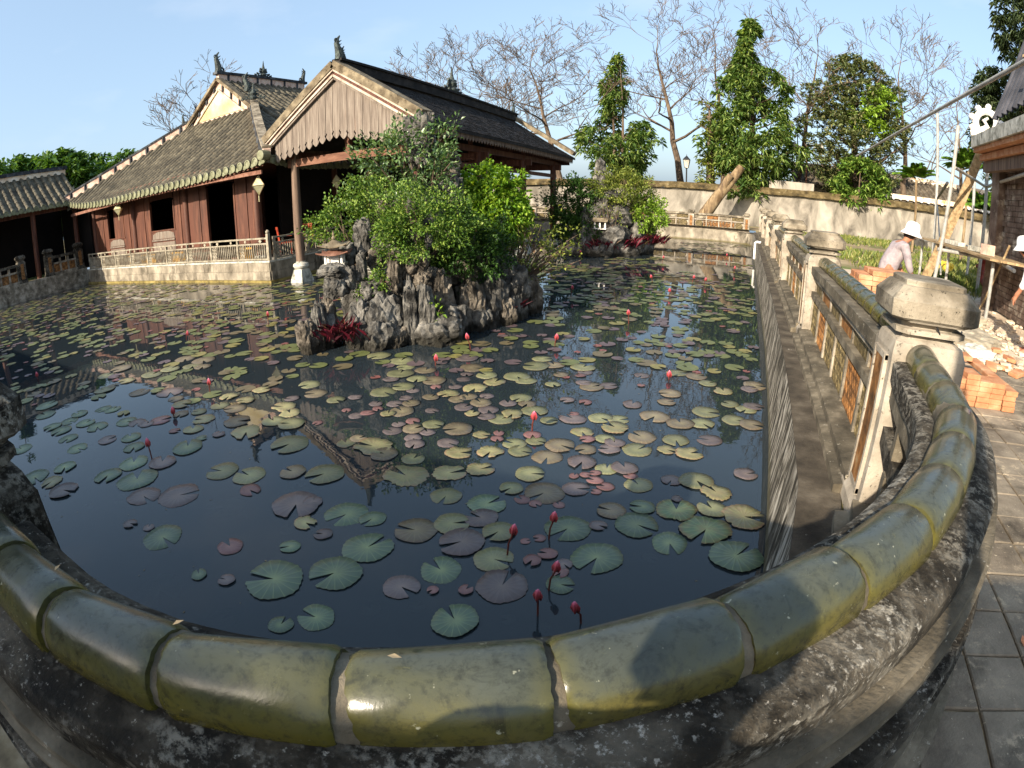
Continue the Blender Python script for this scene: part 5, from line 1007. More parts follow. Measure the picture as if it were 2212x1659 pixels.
def in_pond(x, y):
    if x > .40 or x < -27 or y > 31 or y < .8: return False
    if x < -13.0 and y > 11.6: return False
    if x > CX and y < CY and math.hypot(x-CX, y-CY) > 1.4: return False
    for cx, cy, ax, ay in ((-5.3, 8.6, 1.35, 2.0), (-4.4, 10, .7, 1.3), (-5.1, 21.3, 1.9, 1.3), (-12.2, 12.25, .5, .5), (-7.95, 12.25, .45, .45), (-6.2, 6.9, .5, .7)):
        if ((x-cx)/ax)**2+((y-cy)/ay)**2 < 1: return False
    return True
rs = random.Random(11); grid = {}
def clash(x, y, r, f):
    gx, gy = int(x//.5), int(y//.5)
    for i in (-1, 0, 1):
        for j in (-1, 0, 1):
            for (a, b, c) in grid.get((gx+i, gy+j), ()):
                if math.hypot(x-a, y-b) < f*(r+c): return True
    return False
def put(x, y, r): grid.setdefault((int(x//.5), int(y//.5)), []).append((x, y, r))
for k in range(46):
    x, y = rs.uniform(-6.5, -.6), rs.uniform(1.5, 3.9); r = rs.uniform(.05, .13)
    if in_pond(x, y) and all(math.hypot(x-a, y-b) > .8*(r+c) for a, b, c, d in allp): allp.append((x, y, r, rs.choice('ssspprgg')))
for x, y, r, t_ in allp: put(x, y, r)
extra = []; tries = 0
while tries < 60000 and len(extra) < 2600:
    tries += 1; x = rs.uniform(-26.5, .35); y = rs.uniform(2.4, 31)
    if not in_pond(x, y): continue
    if (y < 4.2 and x > -6 and (x > -2.6 or y < 2.6 or rs.random() < .8)) or (y < 3.0 and x > -9) or (y < 6 and rs.random() < .4): continue
    g = noise.noise(Vector((x*.35, y*.35, 3.3)))+.5*noise.noise(Vector((x*1.1, y*1.1, 7.7)))
    dens = .95 if y < 13 else (.72 if y < 17.5 else .25)
    if x > -2.5 and y > 9: dens *= 1.0
    if g < .55-1.05*dens: continue
    t_ = rs.choices('obypr', (.36, .22, .13, .2, .09))[0]; r = {'o': .14, 'b': .14, 'y': .13, 'p': .115, 'r': .065}[t_]*rs.uniform(.7, 1.2)
    if clash(x, y, r, .62): continue
    put(x, y, r); extra.append((x, y, r, t_))
extra.sort(key=lambda p: math.hypot(p[0], p[1])-6*p[2]); single = allp+extra[:300-len(allp)]
zi = 0
for x, y, r, t_ in single:
    if x > .42 or y < .7: continue
    zi = (zi+1) % 7; z = ZW+.004+.0016*zi if t_ != 's' else ZW-.05
    o = link('lily_pad', PV[t_][rs.randrange(4)], None, (x, y, z), (rs.uniform(-.02, .02), rs.uniform(-.02, .02), rs.uniform(0, 2*PI))); o.scale = (r, r*rs.uniform(.92, 1.04), min(r, .15)*.8)
    tag(o, PL[t_]+' '+zone(x, y), 'lily pad', PL[t_].replace('pad', 'pads').replace('leaf', 'leaves')+' '+zone(x, y))
V = []; F = []; MI = []
rest = extra[300-len(allp):]; keys = 'obypr'; NS = 12
for x, y, r, t_ in rest:
    a0 = rs.uniform(0, 2*PI); n = len(V); z = ZW+.004+rs.uniform(0, .012); V.append((x, y, z)); no = .3
    for i in range(NS+1): a = a0+no+(2*PI-2*no)*i/NS; q = r*rs.uniform(.95, 1.04); V.append((x+q*math.cos(a), y+q*math.sin(a), z+rs.uniform(-.001, .006)))
    for i in range(NS): F.append((n, n+1+i, n+2+i)); MI.append(keys.index(t_))
me = bpy.data.meshes.new('far_lily_pads'); me.from_pydata(V, [], F)
for k in keys: me.materials.append(FM[k])
me.polygons.foreach_set('material_index', MI); tag(link('far_lily_pads', me), 'carpet of small far lily pads covering the middle of the pond', 'lily pads', kind='stuff')
V = []; F = []
for k in range(260):
    x, y = rs.uniform(-9, .4), 1.2+rs.random()**1.6*9
    if not in_pond(x, y): continue
    a = rs.uniform(0, PI); s = rs.uniform(.006, .016); c_, s_ = math.cos(a), math.sin(a); n = len(V); z = ZW+.003
    V += [(x+s*c_, y+s*s_, z), (x-s*s_*.35, y+s*c_*.35, z+.002), (x-s*c_, y-s*s_, z), (x+s*s_*.35, y-s*c_*.35, z+.002)]; F.append((n, n+1, n+2, n+3))
tag(MB().add(V, F).build('floating_debris', M['joint']), 'tiny pale specks of floating leaf debris on the water', 'debris', kind='stuff')
def petal_mat():
    m, t, b, l = nodes_of('bud_petal'); tc_ = t.nodes.new('ShaderNodeTexCoord'); sx = t.nodes.new('ShaderNodeSeparateXYZ'); l(tc_.outputs['Generated'], sx.inputs[0]); r = ramp(t, [(0, '6a2a26'), (.55, 'a84448'), (.85, 'cf6074'), (1, 'e088a8')]); l(sx.outputs[2], r.inputs[0]); l(r.outputs[0], b.inputs['Base Color']); b.inputs['Roughness'].default_value = .4; return m
M['petal'] = petal_mat(); M['stalk'] = surf('bud_stalk', [(.3, '3b1a16'), (.7, '6a3428')], 20, .5, .2, 40)
budm = MB(); budm.lathe([(.006, 0), (.017, .012), (.021, .035), (.018, .06), (.009, .082), (.002, .092)], n=9)
for k in range(4): a = k*PI/2; budm.tube([(.018*math.cos(a), .018*math.sin(a), .004), (.0235*math.cos(a), .0235*math.sin(a), .035), (.012*math.cos(a), .012*math.sin(a), .078)], [.006, .009, .003], 5)
budm = budm.mesh('petals', True); budm.materials.append(M['petal'])
BUDS = [(-1.29, 2.82, .24), (-1.09, 3.11, .22), (-.9, 2.58, .23), (-.87, 2.34, .22), (-.6, 2.37, .19), (-1.89, 4.83, .2), (-3.81, 7.22, .25), (-2.71, 7.89, .19), (-1.94, 9.81, .24), (-3.93, 6.36, .15), (-6.31, 4.25, .2), (-5.2, 2.56, .22), (-9.56, 6.08, .18), (-8.51, 7.43, .31), (-.8, 6.95, .12), (-6.05, 3.44, .12), (-10.67, 3.17, .14), (-3.73, 11.98, .25), (-5.8, 19.6, .25), (-2.73, 19.36, .25), (-1.3, 15.31, .22), (-.97, 15.26, .2), (-.21, 18.31, .22), (-2.33, 14.87, .2), (-1.63, 13.0, .18), (-.56, 22.37, .22)]
for i, (x, y, h) in enumerate(BUDS):
    near = y < 3.3 and x > -2
    o = thing('lily_bud', 'closed pink lily bud on a short dark stalk in the near shaded water' if near else 'distant closed pink lily bud standing among floating pads', 'flower bud', (x, y, ZW), 'near lily buds' if near else 'distant lily buds')
    tx, ty = rs.uniform(-.25, .25)*h, rs.uniform(-.25, .25)*h; b_ = link('petals', budm, o, (tx, ty, h-.085), (-ty/h*.8, tx/h*.8, 0)); sc = 1.0 if near else 1.15; b_.scale = (sc, sc, sc*.95)
    MB().tube([(0, 0, -.1), (tx*.4, ty*.4, h*.4), (tx, ty, h-.08)], .0065 if near else .008, 6).build('stalk', M['stalk'], o, True)

# ================================================================== TREES
def bare_tree(label, base, h, spread, seed, r0=.2, lean=(0, 0), fork=.35, name='bare_tree', mat='bark', limbs=9, twig=.016, flat=.3):
    rs = random.Random(seed); o = thing(name, label, 'tree', base, 'leafless trees behind the wall'); br = MB(); tr = MB(); seg = [0]
    top = Vector((lean[0], lean[1], h)); N = 9
    h *= .92; top.z = h
    P = [Vector((top.x*(i/N)**1.2+rs.uniform(-.12, .12)*(i > 0), top.y*(i/N)+rs.uniform(-.1, .1)*(i > 0), h*.93*i/N)) for i in range(N+1)]
    tr.tube(P, [r0*(1.25 if i == 0 else 1)*(1-.86*i/N) for i in range(N+1)], 8)
    def grow(p, d, L, r, depth):
        if seg[0] > 7000 or L < .30: return
        n = 3; pts = [p]; dd = d.copy()
        for i in range(n):
            dd = (dd+Vector((rs.uniform(-1, 1), rs.uniform(-1, 1), rs.uniform(-.7, .9)))*.22).normalized(); pts.append(pts[-1]+dd*L/n)
        br.tube(pts, [max(twig, r*(1-.5*i/n)) for i in range(n+1)], 5 if depth < 2 else 3, cap=False); seg[0] += n
        if depth >= 5: return
        k = rs.choice((1, 2, 2)) if depth < 3 else rs.choice((1, 2))
        for j in range(k+1):
            q = pts[n] if j < 2 else pts[rs.choice((1, 2))]; sd = Vector((rs.uniform(-1, 1), rs.uniform(-1, 1), rs.uniform(-.25, .75)))
            nd = (dd*.75+sd*.75); nd.z = nd.z*(1-flat)+.08; grow(q, nd.normalized(), L*rs.uniform(.55, .8), r*.52, depth+1)
    for k in range(limbs):
        f = fork+(1-fork)*(k+.3)/limbs; i = min(N-1, int(f*N)); p = P[i].lerp(P[i+1], f*N-i); a = k*2.4+rs.uniform(-.5, .5)
        d = Vector((math.cos(a), math.sin(a), rs.uniform(.15, .65)+.5*(f-.6))).normalized(); grow(p, d, spread*rs.uniform(.40, .60)*(1.15-.5*f), r0*(1.05-f)*.6, 0)
    grow(P[N], Vector((0, 0, 1)), spread*.3, r0*.14, 1)
    tr.build('trunk', M[mat], o, True); br.build('branches', M[mat], o, True); return o
BT = 'leafless trees behind the wall'
bare_tree('tall leafless tree with curved dark trunk beside the street lamp', (-4.6, 43.8, 0), 15.2, 7.4, 1, .34, (-2.2, 0), .42, mat='bark')
bare_tree('leafless tree with forked dark trunk rising behind the pavilion roof end', (-13.0, 40, 0), 13, 6.8, 2, .30, (-2.6, 0), .45, mat='bark')
bare_tree('thin-trunked leafless tree with flat crown behind the pavilion ridge', (-22.2, 40.5, 0), 12.6, 6.6, 3, .20, (.2, 0), .55, limbs=10)
bare_tree('second leafless crown spreading above the pavilion roof', (-18.5, 42, 0), 11.4, 5.4, 13, .18, (.5, 0), .55)
bare_tree('leafless tree with dark trunk right of the tall green tree', (3.6, 43, 0), 14.8, 6.4, 4, .28, (1.8, 0), .45, mat='bark')
bare_tree('pale leafless tree behind the areca palm and scaffold tubes', (12.3, 42.5, 0), 14.2, 6.8, 5, .30, (-.6, 0), .42)
bare_tree('leafless tree rising behind the tall green tree', (-1.4, 46, 0), 15, 7.2, 6, .32, (-1.0, 0), .4)
bare_tree('grey leafless tree at the far right behind the roof ornament', (17.5, 43, 0), 12.5, 6, 7, .25, (-1, 0), .4)
bare_tree('leafless crown standing behind the hall roof at its yellow gable', (-31.5, 24.5, 0), 10.4, 5.2, 8, .24, (-.8, -.5), .45)

def leafy(name, label, base, h, prof, n_cl, per, ll, lw, mat, seed, trunk_r=.15, tmat='bark', z0=.12, droop=.45, trunks=1, lift=.1, group=None, limbs=16, skip=.0):
    """crown of leaf whorls: prof(f) gives the crown radius at height fraction f"""
    rs = random.Random(seed); o = thing(name, label, 'tree', base, group); C_ = []; D_ = []; tips = []
    while len(tips) < n_cl:
        f = rs.uniform(z0, 1); r = prof(f)
        if rs.random() > (r/max(prof(q/20) for q in range(3, 21)))+.12: continue
        a = rs.uniform(0, 2*PI); q = r*(rs.uniform(.15, 1)**.55); p = Vector((q*math.cos(a), q*math.sin(a), f*h))
        if noise.noise(p*.55+Vector((seed, 0, 0))) < -.10+skip: continue
        tips.append(p)
    tips_np = np.array([tuple(t) for t in tips]); C_ = np.repeat(tips_np, per, 0); n = len(C_)
    D_ = unit(n); D_[:, 2] = D_[:, 2]*.55+lift; C_ = C_+D_*ll*.15+unit(n)*ll*.35
    leaves('crown', C_, D_, ll, lw, M[mat], o, .22, droop, .5)
    mb = MB()
    for k in range(trunks):
        x = rs.uniform(-.5, .5)*(trunks > 1); mb.tube([(x, 0, 0), (x*1.2+rs.uniform(-.1, .1), 0, h*.35), (x*1.3+rs.uniform(-.15, .15), 0, h*.65), (x*.6, 0, h*.92)], [trunk_r*1.2, trunk_r*.85, trunk_r*.5, trunk_r*.15], 8)
    for k in range(limbs):
        t = tips[rs.randrange(len(tips))]; z = max(.1*h, t.z-.9*math.hypot(t.x, t.y)*rs.uniform(.4, 1)); mb.tube([(0, 0, z), (t.x*.5, t.y*.5, z+(t.z-z)*.35), t], [trunk_r*.3, trunk_r*.2, .02], 5)
    mb.build('trunk', M[tmat], o, True); return o
leafy('mango_tree', 'tall conical leafy green tree standing above the perimeter wall', (.55, 38.2, 0), 13.9, lambda f: 3.3*min(1, (1.03-f)*1.75)*min(1, .55+(f)*1.6)*(1+.18*math.sin(f*21)) if f > .05 else 1, 1150, 14, .38, .10, 'lf_mango', 3, .24, 'bark_dark', .12, .5, limbs=40, skip=.0)
leafy('mango_tree', 'slender airy leafy green tree with two thin trunks behind the far rock island', (-8.6, 38.3, 0), 11.5, lambda f: 2.75*min(1, (1.03-f)*1.5)*min(1, .6+f)*(1+.25*math.sin(f*17)) if f > .05 else 1, 620, 13, .36, .095, 'lf_mango', 5, .13, 'bark', .2, .5, 2, limbs=24, skip=-.04)
leafy('bushy_tree', 'broad grey-green bushy tree with twisted limbs behind the wall', (7.8, 40.6, 0), 12.4, lambda f: 4.0*math.sqrt(max(0, 1-((f-.60)/.42)**2))*(1+.12*math.sin(f*25)) if f > .18 else .6, 1500, 22, .24, .11, 'lf_grey', 9, .34, 'bark', .2, .1, limbs=46)
leafy('bushy_tree', 'lime-green foliage cluster on the crown of the bushy tree', (8.9, 39.0, 6.6), 3.6, lambda f: 1.9*math.sqrt(max(0, 1-((f-.5)/.52)**2)), 130, 20, .30, .14, 'lf_lime', 10, .05, 'bark', .02, .1, limbs=8)
leafy('leafy_bush', 'dense green climber mounded over the wall coping', (7.6, 37.1, 2.0), 2.9, lambda f: 2.0*math.sqrt(max(0, 1-((f-.35)/.68)**2)), 260, 18, .30, .12, 'lf_shrub', 11, .06, 'bark', .0, .3, limbs=8)
leafy('ivy_trunk', 'old trunk wrapped in dry climbing stems beside the tall green tree', (-2.4, 38.8, 0), 8.2, lambda f: .75, 110, 14, .28, .10, 'lf_olive', 12, .36, 'bark', .12, .3, limbs=22)
leafy('dark_tree', 'dark evergreen with hanging sprays in the upper right corner', (16.6, 27.8, 0), 17.5, lambda f: 3.2*math.sqrt(max(0, 1-((f-.72)/.36)**2)) if f > .3 else .3, 900, 22, .30, .05, 'lf_casu', 13, .3, 'bark_dark', .36, .8, limbs=26)
leafy('dark_tree', 'dark evergreen crown behind the corrugated roof', (15.8, 32.5, 0), 11.2, lambda f: 2.3*math.sqrt(max(0, 1-((f-.7)/.36)**2)) if f > .3 else .3, 700, 20, .28, .07, 'lf_casu', 14, .3, 'bark_dark', .34, .5, limbs=16)
for i, (x, y, z, r, h) in enumerate(((-46, 14.0, 0, 4.2, 8.4), (-41, 16.5, 0, 3.4, 7.6), (-50, 17.5, 0, 4.6, 8.9), (-52, 23, 0, 4.5, 9.0), (-47, 27, 0, 4.2, 8.4), (-43, 10.5, 0, 3.6, 7.8))):
    leafy('round_tree', 'dense rounded green tree beyond the left gallery roof', (x, y, z), h, lambda f, r=r: r*math.sqrt(max(0, 1-((f-.62)/.40)**2)) if f > .2 else .4, 420, 18, .5, .24, 'lf_hedge', 20+i, .25, 'bark_dark', .25, .2, limbs=8, group='rounded trees beyond the gallery')
leafy('dark_tree', 'dark conical tree at the left edge above the gallery', (-35.5, 8.6, 0), 9.0, lambda f: 1.9*min(1, (1.04-f)*1.5), 260, 18, .36, .12, 'lf_dark', 30, .16, 'bark_dark', .3, .3, limbs=8)

# ---- leaning cut trunk in front of the perimeter wall
lt = thing('cut_trunk', 'leaning pale cut tree trunk with sawn stub before the perimeter wall', 'tree trunk', (-2.25, 33.4, 0))
mb = MB(); mb.tube([(-.35, 0, -.3), (0, 0, .6), (.75, .1, 1.75), (1.35, .15, 2.5), (2.05, .25, 3.5)], [.42, .38, .33, .30, .24], 12); rough_up(mb.build('trunk', M['bark_pale'], lt, True), .05, 2.5)
mb = MB(); mb.tube([(1.0, .08, 2.1), (1.25, -.1, 2.65), (1.45, -.2, 2.95)], [.24, .22, .19], 10); mb.build('stub', M['bark_pale'], lt, True)
MB().tube([(.3, .15, 1.1), (.85, .2, 2.3), (1.1, .22, 2.9)], [.12, .10, .06], 8).build('side_stem', M['bark_dark'], lt, True)

# ---- palms
def palm(label, base, h, n, ln, seed, r=.09, fan=False):
    rs = random.Random(seed); o = thing('palm', label, 'palm', base); MB().tube([(0, 0, 0), (.05, 0, h*.5), (0, .02, h)], [r*1.2, r, r*.9], 8).build('trunk', M['bark_pale'], o, True)
    for k in range(n):
        a = k*2.4+rs.uniform(-.3, .3); el = rs.uniform(.55, 1.5); N = 7; pts = []
        for i in range(N+1):
            t = i/N; pts.append(Vector((math.cos(a)*ln*t*math.cos(el), math.sin(a)*ln*t*math.cos(el), h+ln*(t*math.sin(el)-.42*t*t))))
        C_ = []; D_ = []; L_ = []
        for i in range(64):
            t = .12+.88*(i//2)/32; q = t*N; j = min(N-1, int(q)); p = pts[j].lerp(pts[j+1], q-j); d = (pts[j+1]-pts[j]).normalized(); sd = d.cross(Vector((0, 0, 1))).normalized()*(1 if i % 2 else -1)
            C_.append(p); D_.append(sd*.8+d*.75+Vector((0, 0, -.15))); L_.append(ln*.36*(1-.55*t))
        C_ = np.array([tuple(c) for c in C_]); D_ = np.array([tuple(c) for c in D_]); V, F = leaf_geo(C_, D_, np.tile([0, 0, 1.0], (len(C_), 1))+unit(len(C_))*.15, np.array(L_), np.full(len(C_), ln*.05), .2, .25)
        fr = link('frond', np_mesh('frond', V, F), o, mat=M['lf_palm'])
palm('areca palm with bright green fronds on a thin pale stem beside the scaffold', (8.85, 28.7, 0), 3.6, 15, 1.45, 1, .065)
palm('fan of palm fronds half hidden behind the scaffold brace', (10.9, 26.8, 0), 4.3, 16, 1.7, 2, .07)
palm('low yellow-green palm fronds behind the scaffold planks', (9.2, 20.6, 0), 2.3, 13, 1.35, 3, .06)

# ---- lamp post and loudspeaker mast
lp = thing('street_lamp', 'four-sided lantern street lamp on a black pole behind the wall', 'street lamp', (-4.05, 39.8, 0))
MB().lathe([(.12, 0), (.07, .3), (.05, .4), (.05, 3.5), (.09, 3.52), (.09, 3.56)], n=10).build('pole', M['iron'], lp, True)
MB().lathe([(.17, 3.56), (.31, 4.12)], n=4, sq=True).build('glass', M['stone_pale'], lp); MB().lathe([(.36, 4.12), (.30, 4.2), (.10, 4.36), (.03, 4.42), (.02, 4.52)], n=4, sq=True).build('hood', M['iron'], lp)
fr = MB()
for k in range(4): a = k*PI/2+PI/4; fr.tube([(.175*math.cos(a), .175*math.sin(a), 3.56), (.315*math.cos(a), .315*math.sin(a), 4.12)], .016, 4)
fr.build('frame', M['iron'], lp)
sp = thing('loudspeaker_mast', 'rusty mast carrying grey horn loudspeakers behind the wall', 'loudspeaker', (4.4, 40.8, 0))
MB().tube([(0, 0, 0), (0, 0, 5.5)], .07, 8).build('mast', M['tile_red'], sp, True); MB().beam((-.75, 0, 5.5), (.75, 0, 5.5), .06, .06).build('cross_arm', M['steel'], sp)
for x, a in ((-.7, 2.3), (.75, .5)): MB().lathe([(.06, -.30), (.09, -.12), (.13, .0), (.30, .28), (.32, .29), (.05, .02)], (x, 0, 5.72), 14, Matrix.Rotation(a, 3, 'Z') @ Matrix.Rotation(PI/2, 3, 'Y')).build('horn', M['steel'], sp, True)
sp2 = thing('antenna_mast', 'thin grey mast with a small aerial beside the loudspeakers', 'mast', (3.75, 41.2, 0)); MB().tube([(0, 0, 0), (0, 0, 6.6)], .04, 6).build('mast', M['iron'], sp2)
for k in range(4): MB().beam((-.3+.03*k, 0, 5.2+.28*k), (.3-.03*k, 0, 5.25+.28*k), .025, .025).build('aerial_rod', M['iron'], sp2)

# ================================================================== PAVING AND THE BUILDERS' YARD ON THE RIGHT
pv_ = MB(); pv_.bb(1.05, 4.1, 1.2, 6.45, -.06, -.014); pv_.bb(.58, 4.1, -1.5, 1.199, -.06, -.014); pv_.bb(-4, .579, -1.5, -.06, -.06, -.014); pv_.bb(-.2, .579, -.059, .45, -.06, -.014)
paving = st(pv_.build('paving', M['joint']))
TM = []
for j in range(3):
    mb = MB(); h = .1475; mb.add([(-h, -h, -.03), (h, -h, -.03), (h, h, -.03), (-h, h, -.03), (-h, -h, -.006), (h, -h, -.006), (h, h, -.006), (-h, h, -.006), (-h+.006, -h+.006, 0), (h-.006, -h+.006, 0), (h-.006, h-.006, 0), (-h+.006, h-.006, 0)],
        [(0, 1, 5, 4), (1, 2, 6, 5), (2, 3, 7, 6), (3, 0, 4, 7), (4, 5, 9, 8), (5, 6, 10, 9), (6, 7, 11, 10), (7, 4, 8, 11), (8, 9, 10, 11)]); me = mb.mesh('paving_tile'); me.materials.append(M['pave']); TM.append(me)
rs = random.Random(4); cnt = 0
for i in range(12):
    for k in range(26):
        x, y = .45+.305*i, -1.2+.305*k
        if (y > 1.05 and x < 1.0) or math.hypot(x-CX, y-CY) < 2.12 and x < 1.0: continue
        if cnt >= 290: break
        cnt += 1; link('paving_tile', TM[rs.randrange(3)], paving, (x, y, rs.uniform(-.003, .003)), (rs.uniform(-.006, .006), rs.uniform(-.006, .006), rs.uniform(-.008, .008)+rs.choice((0, PI/2))))
dust = MB(); V = []; F = []; NX, NY = 26, 40
for i in range(NX+1):
    for k in range(NY+1):
        x, y = 1.3+5.2*i/NX, 6.45+9.5*k/NY; e = min(1, 6*min(i/NX, 1-i/NX, k/NY, 1-k/NY)); z = -.028+e*(.02+.035*max(0, noise.noise(Vector((x*1.1, y*1.1, 2)))+.2)+.012*noise.noise(Vector((x*6, y*6, 5)))); V.append((x, y, z))
for i in range(NX):
    for k in range(NY): a = i*(NY+1)+k; F.append((a, a+NY+1, a+NY+2, a+1))
st(dust.add(V, F).build('rubble_ground', M['rubble'], None, True, 80))
# rubble crumbs and grass: uncountable
V = []; F = []
for k in range(900):
    x, y = rs.gauss(3.9, .9), rs.gauss(8.6, 1.6)
    if x < 1.5 or y < 6.5: continue
    s = rs.uniform(.012, .05)*(1 if rs.random() < .93 else 1.8); z = .01; n = len(V); q = [(rs.uniform(.6, 1.2)*s*a, rs.uniform(.6, 1.2)*s*b, rs.uniform(.5, 1)*s*c) for a in (-1, 1) for b in (-1, 1) for c in (0, 1)]
    V += [(x+a, y+b, z+c) for a, b, c in q]; F += [(n, n+1, n+3, n+2), (n+4, n+6, n+7, n+5), (n, n+4, n+5, n+1), (n+2, n+3, n+7, n+6), (n+1, n+5, n+7, n+3)]
tag(MB().add(V, F).build('rubble', M['rubble']), 'scattered pale rubble and brick crumbs on the yard floor', 'rubble', kind='stuff')
n = 12000; gx = RNG.uniform(2.6, 14, n); gy = RNG.uniform(16.5, 36.1, n); keep = np.array([noise.noise(Vector((a*.28, b*.28, 1)))+.3*noise.noise(Vector((a*1.3, b*1.3, 4))) > -.02 for a, b in zip(gx, gy)]); gx, gy = gx[keep], gy[keep]; n = len(gx)
C_ = np.stack([gx, gy, np.full(n, -.04)], 1); D_ = unit(n)*.55+np.array([0, 0, 1.0]); tag(leaves('grass', C_, D_, .26, .05, M['lf_grass'], None, .1, .15, .5), 'rough green grass growing along the foot of the perimeter wall', 'grass', kind='stuff')
n = 2600; C_ = np.stack([RNG.normal(6.6, .8, n), RNG.normal(16.2, 1.2, n), np.full(n, -.04)], 1); D_ = unit(n)*.6+np.array([0, 0, 1.0]); tag(leaves('grass_tuft', C_, D_, .34, .05, M['lf_grass'], None, .1, .2, .5), 'taller grass under the scaffold planks', 'grass', kind='stuff')

mt_ = rock(None, (3.55, 8.0, -.02), (.62, .5, .20), 201, M['mortar'], 4, 'mortar_heap'); tag(mt_, 'flat grey heap of wet mortar on the yard floor', 'mortar heap')
sk = rock(None, (3.3, 7.0, .02), (.30, .24, .14), 205, M['stone_pale'], 4, 'cement_sack'); tag(sk, 'slumped pale cement sack lying beside the mortar', 'sack')
sk = rock(None, (4.1, 9.3, .05), (.36, .25, .18), 207, M['mortar'], 4, 'cement_sack'); tag(sk, 'crumpled white sack at the foot of the leaning handle', 'sack')
sk = rock(None, (6.9, 18.2, .2), (.34, .3, .26), 208, M['yellow_plastic'], 3, 'plastic_bag'); tag(sk, 'yellow plastic bag in the grass beyond the scaffold planks', 'bag')

BM = []
for j in range(3):
    mb = MB().box((0, 0, 0), (.147, .225, .049)); me = mb.mesh('brick'); 
    bm = bmesh.new(); bm.from_mesh(me); bmesh.ops.bevel(bm, geom=bm.edges[:], offset=.004, segments=1, affect='EDGES'); bm.to_mesh(me); bm.free(); me.materials.append(M['brick']); BM.append(me)
def brick_stack(x0, y0, nx, ny, hs, label, group, seed):
    r_ = random.Random(seed)
    for i in range(nx):
        for j in range(ny):
            for k in range(hs[i]):
                if k < 8 and (0 < i < nx-1) and (0 < j < ny-1): continue
                if k < hs[i]-1 and j > 0 and k < 6: continue
                o = link('brick', BM[r_.randrange(3)], None, (x0+i*.152+r_.uniform(-.006, .006), y0+j*.232+r_.uniform(-.008, .008), .0255+k*.0505), (0, 0, r_.uniform(-.03, .03))); tag(o, label.replace(' in the', ' on the top course of the') if k == hs[i]-1 else label, 'brick', group+(' top course' if k == hs[i]-1 else ''))
brick_stack(1.28, 5.75, 4, 2, (19, 20, 20, 20), 'new orange brick in the tall stack behind the straight balustrade', 'tall brick stack', 1)
brick_stack(2.2, 5.05, 5, 5, (5, 6, 5, 5, 4), 'new orange brick in the low stack standing on the paving', 'short brick stack', 2)
for i in range(14):
    x, y = rs.uniform(2.4, 4.2), rs.uniform(6.0, 7.6); o = link('brick', BM[i % 3], None, (x, y, .03+.004*(i % 3)), (rs.uniform(-.2, .2), rs.uniform(-.1, .1), rs.uniform(0, PI))); tag(o, 'loose orange brick lying in the yard rubble', 'brick', 'loose bricks'); o.scale = (1, rs.uniform(.4, 1), 1)
for i, (x, y, a) in enumerate(((1.75, 2.1, .4), (1.55, 1.75, 1.4), (1.62, 1.6, 2.2), (2.1, 2.9, .9), (2.4, 3.4, 2.9))):
    V_, F_ = leaf_geo(np.zeros((1, 3)), np.array([[math.cos(a), math.sin(a), .08]]), np.array([[0, 0, 1.0]]), np.array([.075]), np.array([.036]), .15, -.02); o = link('dry_leaf', np_mesh('dry_leaf', V_, F_), None, (x, y, .006), mat=M['leaf_litter']); tag(o, 'dry orange fallen leaf on the grey paving tiles', 'leaf', 'fallen leaves on the paving')
for i, (dx, dy, a) in enumerate(((-.66, .265, 1.2), (-.35, .39, .3), (-.98, .2, 2.0))):
    V_, F_ = leaf_geo(np.zeros((1, 3)), np.array([[math.cos(a), math.sin(a), 0]]), np.array([[0, 0, 1.0]]), np.array([.02]), np.array([.009]), .2, 0); o = link('dry_leaf', np_mesh('dry_leaf', V_, F_), None, (dx, dy, 1.004), mat=M['joint']); tag(o, 'tiny pale dead leaf resting on the glazed tiles', 'leaf', 'dead leaves on the tiles')

wr = MB().tube([(.86, 2.72, 1.02), (.9, 2.66, 1.09), (.98, 2.62, 1.10), (1.03, 2.64, 1.03), (1.1, 2.66, 1.02), (1.25, 2.9, 1.0), (1.42, 3.3, .96), (1.5, 3.5, .9)], .006, 5); tag(wr.build('wire', M['iron'], None, True), 'thin black wire looped over the shoulder of the big near post', 'wire')

# ---- scaffold
sc = thing('scaffold', 'tube scaffold with a plank deck in front of the building site', 'scaffold', (0, 0, 0))
def tb(a, b, r=.032, name='tube', mat='steel'): return MB().tube([a, b], r, 8).build(name, M[mat], sc, True)
tb((6.33, 14.13, -.03), (6.33, 14.12, 3.95), .05); tb((6.62, 18.9, -.03), (6.55, 18.9, 5.2), .05); tb((4.0, 11.3, -.03), (4.34, 11.2, 3.55), .04); tb((7.4, 17.5, -.03), (7.4, 17.5, 3.4), .05)
tb((4.28, 11.22, 2.72), (6.2, 13.9, 2.68), .035); tb((6.3, 14.1, 2.7), (4.6, 8.2, 2.64), .035); tb((4.2, 11.4, 2.4), (6.6, 18.8, 2.42), .035, mat='iron'); tb((6.33, 14.1, 1.08), (4.5, 8.6, 1.08), .035); tb((4.05, 11.3, 1.08), (6.4, 11.4, 1.06), .035)
tb((4.2, 11.35, .6), (6.6, 18.8, 2.2), .02); tb((7.4, 17.5, 1.08), (4.9, 15.3, 1.08), .03)
for y in (15.1, 12.5, 9.6): x = 4.86-(15.2-y)*.07; tb((x+.1, y, -.03), (x+.1, y, 1.1), .035)
for k in range(4):
    x = k*.26; MB().beam((4.92+x, 15.2, 1.15), (4.48+x, 9.3, 1.15), .24, .04).build('plank', M['wood_scaf'], sc)
lg = MB().tube([(2.74, 14.0, 2.9), (2.15, 3.0, 2.9)], .022, 10); tag(lg.build('long_tube', M['steel'], None, True), 'long pale metal tube jutting out level above the yard', 'tube')
up1 = MB().tube([(2.42, 8.0, -.03), (2.42, 8.0, .3)], .03, 8)
